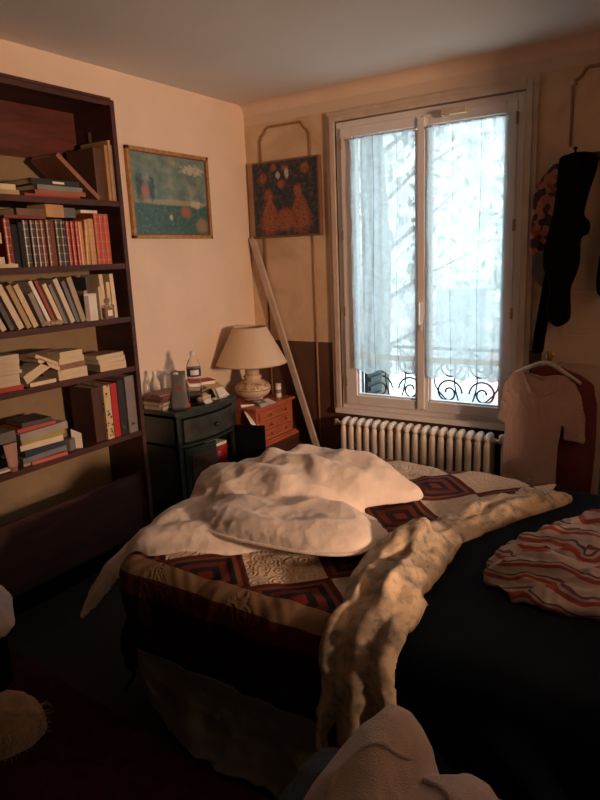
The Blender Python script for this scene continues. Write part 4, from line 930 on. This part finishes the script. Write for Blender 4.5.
# fall over the side
g = []; nu, nv = 44, 34
for lay in (0, 1):
    gg = []
    for j in range(nv+1):
        v = j/nv; row = []
        for i in range(nu+1):
            u = i/nu
            xl = 2.045-.03*v; xr = 2.262-.0*v
            s = xl+(xr-xl)*u; q = -2.22-.52*v*(1-.12*u)
            p, n_ = drape(s, q); w = .020*sin(u*pi*5.0+1.5*noise.noise(Vector((u*2, v*2, 3))))*(.3+.9*v)+.02*fbm(Vector((s*9, q*4, 31)))
            p = p+n_*(.045+.03*sin(pi*u)+w-(.012 if lay else 0)); row.append(bm.verts.new(p))
        gg.append(row)
    g.append(gg)
for gg in g:
    for j in range(nv):
        for i in range(nu): bm.faces.new((gg[j][i], gg[j][i+1], gg[j+1][i+1], gg[j+1][i]))
A_, B2 = g
for j in range(nv):
    bm.faces.new((A_[j][0], A_[j+1][0], B2[j+1][0], B2[j][0])); bm.faces.new((A_[j][nu], A_[j+1][nu], B2[j+1][nu], B2[j][nu]))
for i in range(nu):
    bm.faces.new((A_[0][i], A_[0][i+1], B2[0][i+1], B2[0][i])); bm.faces.new((A_[nv][i], A_[nv][i+1], B2[nv][i+1], B2[nv][i]))
fuse('floral_sheet', bm, m_flor, .007, 2, 'crumpled cream sheet with grey flowers bunched across the middle of the bed', 'bed sheet', (2.1, -1.8, ZM), .015, 9, 5, (.35, 1, .2))
for x, y, lab in ((2.97, -1.36, 'white cushion added out of view to shade the bed, window side'), (2.97, -2.03, 'white cushion added out of view to shade the bed, near side')):  # unseen pillows, added to keep the striped shirt in shade
    bm = bmesh.new(); rr = []
    for k in range(17):
        q = -1+2*k/16; sz = (1-abs(q)**3.2)**.5*.06+.004; zz = .13*(1-.12*abs(q)**4)
        rr.append([(sz*cos(a), .31*q, zz*(abs(sin(a))**.7)*(1 if sin(a) > 0 else -1)) for a in [2*pi*i/20 for i in range(20)]])
    rings(bm, rr); o = link('shade_pillow', bm, m_duvet, smooth=True); o.location = (x, y, .695); o.rotation_euler = (0, radians(14), 0); tag(o, lab, 'shade_pillow', 'pillows added to shade the bed')
# plaid shirt heap
m_plaid, nt, b = new_mat('striped_cloth'); L = nt.links; tc, X, Y, Z = obj_xyz(nt)
n = N(nt, 'ShaderNodeTexNoise'); n.inputs['Scale'].default_value = 6; L.new(tc.outputs['Object'], n.inputs[0])
w = ma(nt, 'ADD', ma(nt, 'ADD', ma(nt, 'MULTIPLY', Y, .8), ma(nt, 'MULTIPLY', Z, 2.2)), ma(nt, 'MULTIPLY', n.outputs[0], .30))
f = ma(nt, 'FRACT', ma(nt, 'MULTIPLY', w, 8.0))
r = ramp(nt, [(0, (.36, .31, .30)), (.34, (.26, .04, .03)), (.60, (.34, .28, .27)), (.74, (.10, .04, .06)), (.84, (.36, .31, .30))], 'CONSTANT'); L.new(f, r.inputs[0]); L.new(r.outputs[0], b.inputs['Base Color']); b.inputs['Roughness'].default_value = .85
bm = bmesh.new()
slab(bm, [(2.37, -1.99), (2.34, -1.86), (2.37, -1.68), (2.46, -1.50), (2.60, -1.38), (2.80, -1.38), (2.92, -1.6), (2.90, -1.95), (2.72, -2.02), (2.52, -2.05)], .07, .03, 21, .035, (6, 6), ridge=[(2.45, -1.9, 2.75, -1.9, .03, .03), (2.5, -1.7, 2.8, -1.6, .04, .04)])
slab(bm, [(2.42, -1.80), (2.42, -1.68), (2.50, -1.52), (2.62, -1.42), (2.80, -1.42), (2.9, -1.62), (2.84, -1.84), (2.62, -1.86)], .055, .085, 25, .035, (8, 8))
fuse('striped_shirt', bm, m_plaid, .009, 3, 'heap of white and red striped shirt lying on the navy sheet', 'shirt', (2.6, -1.7, ZM), .042, 9, 6, (1, .5, 0))
# cloth hanging below the quilt to the floor
bm = bmesh.new(); g = []; nu, nv = 60, 24
for j in range(nv+1):
    v = j/nv; row = []
    for i in range(nu+1):
        u = i/nu; x = 1.275+.76*u; zb = max(.012, .16-.75*u) ; z = .27+(zb-.27)*v
        y = -2.480-.010*sin(u*23+2*noise.noise(Vector((u*4, v*2, 5))))*(.4+v)-.085*v*v*min(1, u*2.2)
        if z < .06: z = .012+(z)*.4+.012*abs(sin(u*30))
        row.append(bm.verts.new((x, y-.012*fbm(Vector((u*7, v*4, 1))), z)))
    g.append(row)
for j in range(nv):
    for i in range(nu): bm.faces.new((g[j][i], g[j][i+1], g[j+1][i+1], g[j+1][i]))
o = link('valance_sheet', bm, mat('grey_green_cotton', (.12, .13, .11), .85, .2, 14, .3), smooth=True, loc=(1.6, -2.5, 0)); sm = o.modifiers.new('thickness', 'SOLIDIFY'); sm.thickness = .004
tag(o, 'grey green sheet trailing from under the quilt down to the floor', 'bed sheet')

# ---- rug
bm = bmesh.new(); nu = 40
rings(bm, [[(.30, -4.3, z), (3.1, -4.3, z), (3.1, -2.60, z), (1.75, -2.56, z), (1.0, -2.53, z), (.30, -2.48, z)] for z in (.0015, .012)])
tag(link('rug', bm, mat('dark_red_pile', (.045, .012, .010), .98, .3, 25, .6, 220, spec=.1), loc=(1.7, -3.4, 0)), 'dark red rug on the floor in front of the bed', 'rug')

# ---- stool with jeans and fleece in the foreground
t = thing('footstool', 'dark upholstered footstool under the clothes in the foreground', 'stool', (2.42, -2.86, 0))
wpart('stool_cushion', box(2.16, 2.70, -3.10, -2.62, .26, .38, bev=.03), m_black, t)
for x, y in ((2.2, -3.05), (2.66, -3.05), (2.2, -2.67), (2.66, -2.67)): wpart('leg', box(x-.02, x+.02, y-.02, y+.02, 0, .26), m_black, t)
def flat(z):
    def f_(x, y):
        d = hypot(max(0, 2.18-x, x-2.68), max(0, -3.08-y, y+2.64)); return Vector((x, y, z-.9*d)), Vector((0, 0, 1))
    return f_
bm = bmesh.new()
slab(bm, [(2.17, -2.96), (2.14, -2.80), (2.19, -2.66), (2.36, -2.60), (2.56, -2.60), (2.70, -2.68), (2.72, -2.86), (2.60, -3.0), (2.36, -3.04)], .07, .004, 41, .03, (6, 6), base=flat(.38))
fuse('jeans', bm, mat('blue_denim', (.055, .08, .12), .9, .2, 30, .4, 260), .009, 3, 'folded blue jeans under the pale fleece in the foreground', 'jeans', (2.4, -2.8, .38), .02, 9, 4)
bm = bmesh.new()
def fb(x, y): return Vector((x, y, .43)), Vector((0, 0, 1))
slab(bm, [(2.30, -3.04), (2.275, -2.92), (2.30, -2.79), (2.35, -2.68), (2.42, -2.65), (2.48, -2.71), (2.49, -2.82), (2.48, -2.96), (2.50, -3.06), (2.40, -3.10)], .225, .012, 44, .02, (4, 4), base=fb, pw=1.7, cen=(2.39, -2.78))
slab(bm, [(2.40, -2.98), (2.42, -2.84), (2.46, -2.74), (2.56, -2.67), (2.65, -2.71), (2.70, -2.84), (2.62, -2.98), (2.5, -3.02)], .13, .012, 47, .02, (5, 5), base=fb, pw=2.2)
fl = fuse('fleece_blanket', bm, mat('pale_fleece', (.74, .63, .58), .98, .08, 30, .8, 330, sheen=.4), .008, 5, 'crumpled pale grey fleece with a stitched seam in the foreground', 'blanket', (2.4, -2.85, .43), .016, 8, 9, (.5, 1, .5))
bpy.context.view_layer.update(); dg = bpy.context.evaluated_depsgraph_get(); ev = fl.evaluated_get(dg)
def on(x, y):
    hit, loc, nrm, idx = ev.ray_cast(Vector((x, y, 1.2))-fl.location, Vector((0, 0, -1)))
    return (loc+Vector((0, 0, .003))) if hit else Vector((x, y, .5))-fl.location
for pts in ([(2.35, -2.97), (2.36, -2.93), (2.38, -2.89), (2.43, -2.85), (2.465, -2.81)], [(2.485, -2.81), (2.53, -2.83), (2.57, -2.86), (2.60, -2.91)]):
    cr_ = []
    for a, c2 in zip(pts, pts[1:]):
        for k in range(5): q = k/5; cr_.append(on(a[0]+(c2[0]-a[0])*q, a[1]+(c2[1]-a[1])*q))
    bm = bmesh.new(); tube(bm, cr_, .0055, 8); link('seam_cord', bm, fl.data.materials[0], fl, smooth=True)

# ---- things on an armchair at the left edge of view
t = thing('low_armchair', 'dark low armchair mostly out of view at the left edge', 'armchair', (.72, -3.0, 0))
wpart('seat', box(.40, 1.0, -3.25, -2.78, .22, .42, bev=.04), m_black, t)
wpart('backrest', box(.36, .46, -3.25, -2.78, .42, .75, bev=.04), m_black, t)
for x, y in ((.45, -3.2), (.95, -3.2), (.45, -2.83), (.95, -2.83)): wpart('leg', box(x-.02, x+.02, y-.02, y+.02, .0125, .22), m_black, t)
def fc(x, y):
    d = max(0, x-.98); return Vector((x, y, .48-.8*d)), Vector((0, 0, 1))
bm = bmesh.new()
slab(bm, [(.70, -2.92), (.72, -2.76), (.88, -2.72), (.99, -2.75), (1.04, -2.80), (1.03, -2.9), (.95, -3.0), (.8, -3.0)], .13, .006, 51, .05, (7, 7), base=fc)
fuse('white_shirt', bm, mat('white_cotton', (.55, .48, .46), .85, .05, 10, .3), .009, 3, 'crumpled white cloth at the left edge above the fringed throw', 'cloth', (.9, -2.85, .42), .02, 9, 4)
bm = bmesh.new()
def ft(x, y): return Vector((x, y, .005)), Vector((0, 0, 1))
slab(bm, [(.90, -2.94), (.92, -2.80), (1.0, -2.75), (1.055, -2.80), (1.06, -2.88), (1.0, -2.98)], .17, .008, 55, .04, (7, 7), base=ft, pw=2.2)
th = fuse('fringed_throw', bm, mat('tan_wool', (.38, .27, .18), .98, .15, 30, .6, 200, sheen=.4), .008, 2, 'tan woollen throw with a ragged fringe on the floor at the left edge', 'throw', (1.0, -2.86, .0), .012, 14, 4)
bm = bmesh.new(); rnd = random.Random(5)
for k in range(70):
    a = rnd.uniform(-1.2, 1.3); x = .055*cos(a)-.012; y = -.0+.10*sin(a); z = rnd.uniform(.01, .10); l = rnd.uniform(.03, .06)
    d = Vector((cos(a)*.9, sin(a)*.8, rnd.uniform(-.4, .3))); p = Vector((x, y, z)); tube(bm, [p, p+d*l*.5+Vector((0, 0, rnd.uniform(-.008, .008))), p+d*l+Vector((0, 0, rnd.uniform(-.02, .01)))], [.0016, .0013, .0006], 5)
fr_ = link('fringe', bm, th.data.materials[0], th); th.location.y += .05

# ================================================================== HANGING CLOTHES
def garment(bm, outline, y, depth, fold=.01, k=26, seed=0, n=1, bulge=0):
    """closed cloth body from a front outline in x,z: fine grid, clipped to the outline, with vertical folds"""
    ol = catmull(outline, n) if n > 1 else [Vector(p) for p in outline]
    b2 = bmesh.new(); vs = [b2.verts.new((p.x, 0, p.y)) for p in ol]; b2.faces.new(vs)
    x0, x1 = min(p.x for p in ol), max(p.x for p in ol); z0, z1 = min(p.y for p in ol), max(p.y for p in ol)
    for i in range(1, 24):
        x = x0+(x1-x0)*i/24; bmesh.ops.bisect_plane(b2, geom=b2.verts[:]+b2.edges[:]+b2.faces[:], plane_co=(x, 0, 0), plane_no=(1, 0, 0))
    for i in range(1, 24):
        z = z0+(z1-z0)*i/24; bmesh.ops.bisect_plane(b2, geom=b2.verts[:]+b2.edges[:]+b2.faces[:], plane_co=(0, 0, z), plane_no=(0, 0, 1))
    bmesh.ops.remove_doubles(b2, verts=b2.verts, dist=1e-5)
    bmesh.ops.triangulate(b2, faces=b2.faces)
    r_ = bmesh.ops.extrude_face_region(b2, geom=b2.faces[:]); top_ = [v for v in r_['geom'] if isinstance(v, bmesh.types.BMVert)]
    ts = set(top_); cx = (x0+x1)/2
    for v in b2.verts:
        q = v.co; f_ = fold*sin(q.x*k+2.5*noise.noise(Vector((q.x*3, q.z*2, seed))))*(.4+.6*(z1-q.z)/(z1-z0))+fold*.8*noise.noise(Vector((q.x*9, q.z*7, seed)))
        bl = bulge*max(0, 1-((q.x-cx)/((x1-x0)/2))**2)
        v.co.y = y+f_-(depth+bl if v in ts else 0)
    me = bpy.data.meshes.new('tmp'); b2.to_mesh(me); bm.from_mesh(me); b2.free(); bpy.data.meshes.remove(me)
# t-shirt on a hanger from the door knob
t = thing('tshirt', 'pale pink t-shirt on a white hanger from the door knob', 't-shirt', (2.12, -.19, .9))
bm = bmesh.new()
shirt = [(1.965, .93), (1.93, .885), (1.905, .84), (1.885, .74), (1.878, .635), (1.915, .615), (1.925, .66), (1.915, .50), (1.915, .36), (1.90, .22), (2.05, .17), (2.20, .16), (2.215, .30), (2.215, .50), (2.235, .66), (2.245, .55), (2.355, .545), (2.35, .68), (2.325, .80), (2.29, .87), (2.235, .915)]
neckf = [(2.215, .90), (2.19, .835), (2.15, .80), (2.10, .79), (2.06, .815), (2.03, .87), (2.01, .925)]
neckb = [(2.20, .915), (2.12, .90), (2.03, .92)]
garment(bm, shirt+neckf, -.195, .006, .015, 26, 1)
garment(bm, shirt+neckb, -.170, .006, .008, 30, 2)
m_pt = mat('pale_pink_jersey', (.50, .34, .29), .9, .05, 6, .2)
o = wpart('shirt_body', bm, m_pt, t, smooth=True); r_ = o.modifiers.new('fuse', 'REMESH'); r_.mode = 'VOXEL'; r_.voxel_size = .006; r_.use_smooth_shade = True; s_ = o.modifiers.new('soften', 'SMOOTH'); s_.iterations = 3
bm = bmesh.new(); tube(bm, [(x+.0, -.197, z) for x, z in neckf[::-1]], .0045, 8); tube(bm, [(x, -.185, z-.003) for x, z in neckb], .004, 8); wpart('neck_band', bm, m_pt, t, smooth=True)
t = thing('clothes_hanger', 'white wooden clothes hanger holding the pale pink t-shirt', 'hanger', (2.12, -.185, .95))
bm = bmesh.new(); tube(bm, [(1.955, -.185, .905), (2.03, -.185, .945), (2.10, -.185, .975), (2.135, -.185, .98), (2.17, -.185, .972), (2.24, -.185, .925), (2.32, -.185, .875)], [.009, .012, .013, .013, .013, .012, .009], 10); wpart('shoulder_bar', bm, mat('white_painted_wood', (.55, .46, .40), .4), t, smooth=True)
bm = bmesh.new(); tube(bm, [(2.133, -.185, .98), (2.133, -.183, 1.01), (2.128, -.15, 1.035), (2.126, -.10, 1.032), (2.126, -.085, 1.015)], .0025, 8); wpart('hook', bm, m_chrome, t, smooth=True)
t = thing('red_robe', 'dark red garment hanging behind the pale pink t-shirt', 'robe', (2.25, -.12, .6))
bm = bmesh.new(); garment(bm, [(2.05, .93), (2.12, .955), (2.20, .95), (2.30, .91), (2.37, .86), (2.395, .75), (2.40, .55), (2.39, .30), (2.38, .05), (2.16, .04), (2.10, .4), (2.06, .7)], -.10, .035, .014, 24, 4)
o = wpart('robe_body', bm, mat('dark_red_cotton', (.17, .035, .028), .92, .15, 10, .3), t, smooth=True); r_ = o.modifiers.new('fuse', 'REMESH'); r_.mode = 'VOXEL'; r_.voxel_size = .008; r_.use_smooth_shade = True; s_ = o.modifiers.new('soften', 'SMOOTH'); s_.iterations = 4
bm = bmesh.new(); tube(bm, [(2.126, -.115, .955), (2.126, -.10, .975), (2.125, -.085, 1.012)], .004, 6); wpart('hanging_loop', bm, m_black, t)
# coats on hooks
def clothes(name, lab, cat, outline, y, depth, m, fold=.012, k=22, seed=0, bulge=0, loc=None, n=4):
    bm = bmesh.new(); garment(bm, outline, y, depth, fold, k, seed, n, bulge)
    o = link(name, bm, m, loc=loc, smooth=True); r_ = o.modifiers.new('fuse', 'REMESH'); r_.mode = 'VOXEL'; r_.voxel_size = .007; r_.use_smooth_shade = True
    s_ = o.modifiers.new('soften', 'SMOOTH'); s_.iterations = 5; return tag(o, lab, cat)
clothes('black_coat', 'long black coat hanging from the hooks right of the window', 'coat', [(2.17, 2.04), (2.21, 2.06), (2.28, 2.065), (2.335, 2.05), (2.345, 2.0), (2.31, 1.86), (2.295, 1.76), (2.325, 1.72), (2.318, 1.66), (2.285, 1.64), (2.285, 1.52), (2.265, 1.44), (2.245, 1.38), (2.25, 1.27), (2.245, 1.21), (2.20, 1.18), (2.15, 1.21), (2.135, 1.27), (2.15, 1.38), (2.135, 1.44), (2.11, 1.50), (2.11, 1.60), (2.15, 1.78), (2.165, 1.95)], -.11, .07, m_black, .012, 24, 3, .03, (2.2, -.15, 2.0)).location.x -= .015
m_sc, nt, b = new_mat('red_patterned_scarf'); tc, X, Y, Z = obj_xyz(nt); vo = N(nt, 'ShaderNodeTexVoronoi'); vo.inputs['Scale'].default_value = 30; nt.links.new(tc.outputs['Object'], vo.inputs[0])
r = ramp(nt, [(.0, (.04, .012, .02)), (.35, (.30, .05, .03)), (.55, (.45, .12, .06)), (.72, (.08, .02, .03)), (.85, (.40, .18, .12))], 'CONSTANT'); sp = nt.nodes.new('ShaderNodeSeparateColor'); nt.links.new(vo.outputs['Color'], sp.inputs[0]); nt.links.new(sp.outputs[0], r.inputs[0]); nt.links.new(r.outputs[0], b.inputs['Base Color'])
clothes('patterned_scarf', 'red and orange patterned scarf hanging left of the black coat', 'scarf', [(2.13, 2.03), (2.06, 1.99), (2.01, 1.91), (2.0, 1.80), (1.995, 1.66), (2.0, 1.58), (2.05, 1.55), (2.12, 1.57), (2.14, 1.8)], -.045, .03, m_sc, .008, 40, 6, 0, (2.08, -.05, 2.0))
clothes('grey_cloth', 'grey cloth hem showing below the patterned scarf', 'cloth', [(2.035, 1.58), (2.02, 1.50), (2.03, 1.43), (2.08, 1.38), (2.13, 1.42), (2.12, 1.56)], -.05, .03, cm((.13, .11, .10), .9), .005, 30, 8, 0, (2.08, -.06, 1.5))
clothes('black_scarf', 'narrow black scarf hanging down beside the cream door', 'scarf', [(2.09, 1.48), (2.14, 1.46), (2.125, 1.28), (2.10, 1.10), (2.09, 1.02), (2.035, 1.02), (2.04, 1.12), (2.06, 1.28)], -.072, .025, m_black, .004, 40, 9, 0, (2.07, -.09, 1.3), 3)
clothes('black_jacket', 'second black garment cut by the right edge of the view', 'jacket', [(2.39, 2.02), (2.46, 2.05), (2.6, 2.03), (2.68, 1.95), (2.70, 1.6), (2.66, 1.36), (2.55, 1.32), (2.46, 1.36), (2.385, 1.34), (2.36, 1.42), (2.375, 1.6), (2.40, 1.75), (2.42, 1.88)], -.11, .07, m_black, .012, 24, 12, .02, (2.5, -.15, 2.0))
t = thing('coat_rail', 'dark coat rail with hooks over the cream door', 'coat rail', (2.35, -.05, 2.0))
wpart('rail_board', box(2.16, 2.75, -.06, -.033, 2.03, 2.075, bev=.004), m_bookcase, t)
for x in (2.22, 2.38, 2.55):
    bm = bmesh.new(); tube(bm, [(x, -.06, 2.05), (x, -.10, 2.04), (x, -.125, 2.055), (x, -.13, 2.085)], .006, 8); lathe(bm, [(.002, 0), (.011, .006), (.011, .014), (.002, .02)], x, -.13, 2.083, 10); wpart('hook', bm, m_iron, t, smooth=True)
# green bag by the door
crumple('fabric_bag', 'dark green fabric bag standing by the cream door behind the bed', 'bag', (2.60, -.50, 0), (.13, .13, .29), (.018, .045, .032), 13, 1.0)
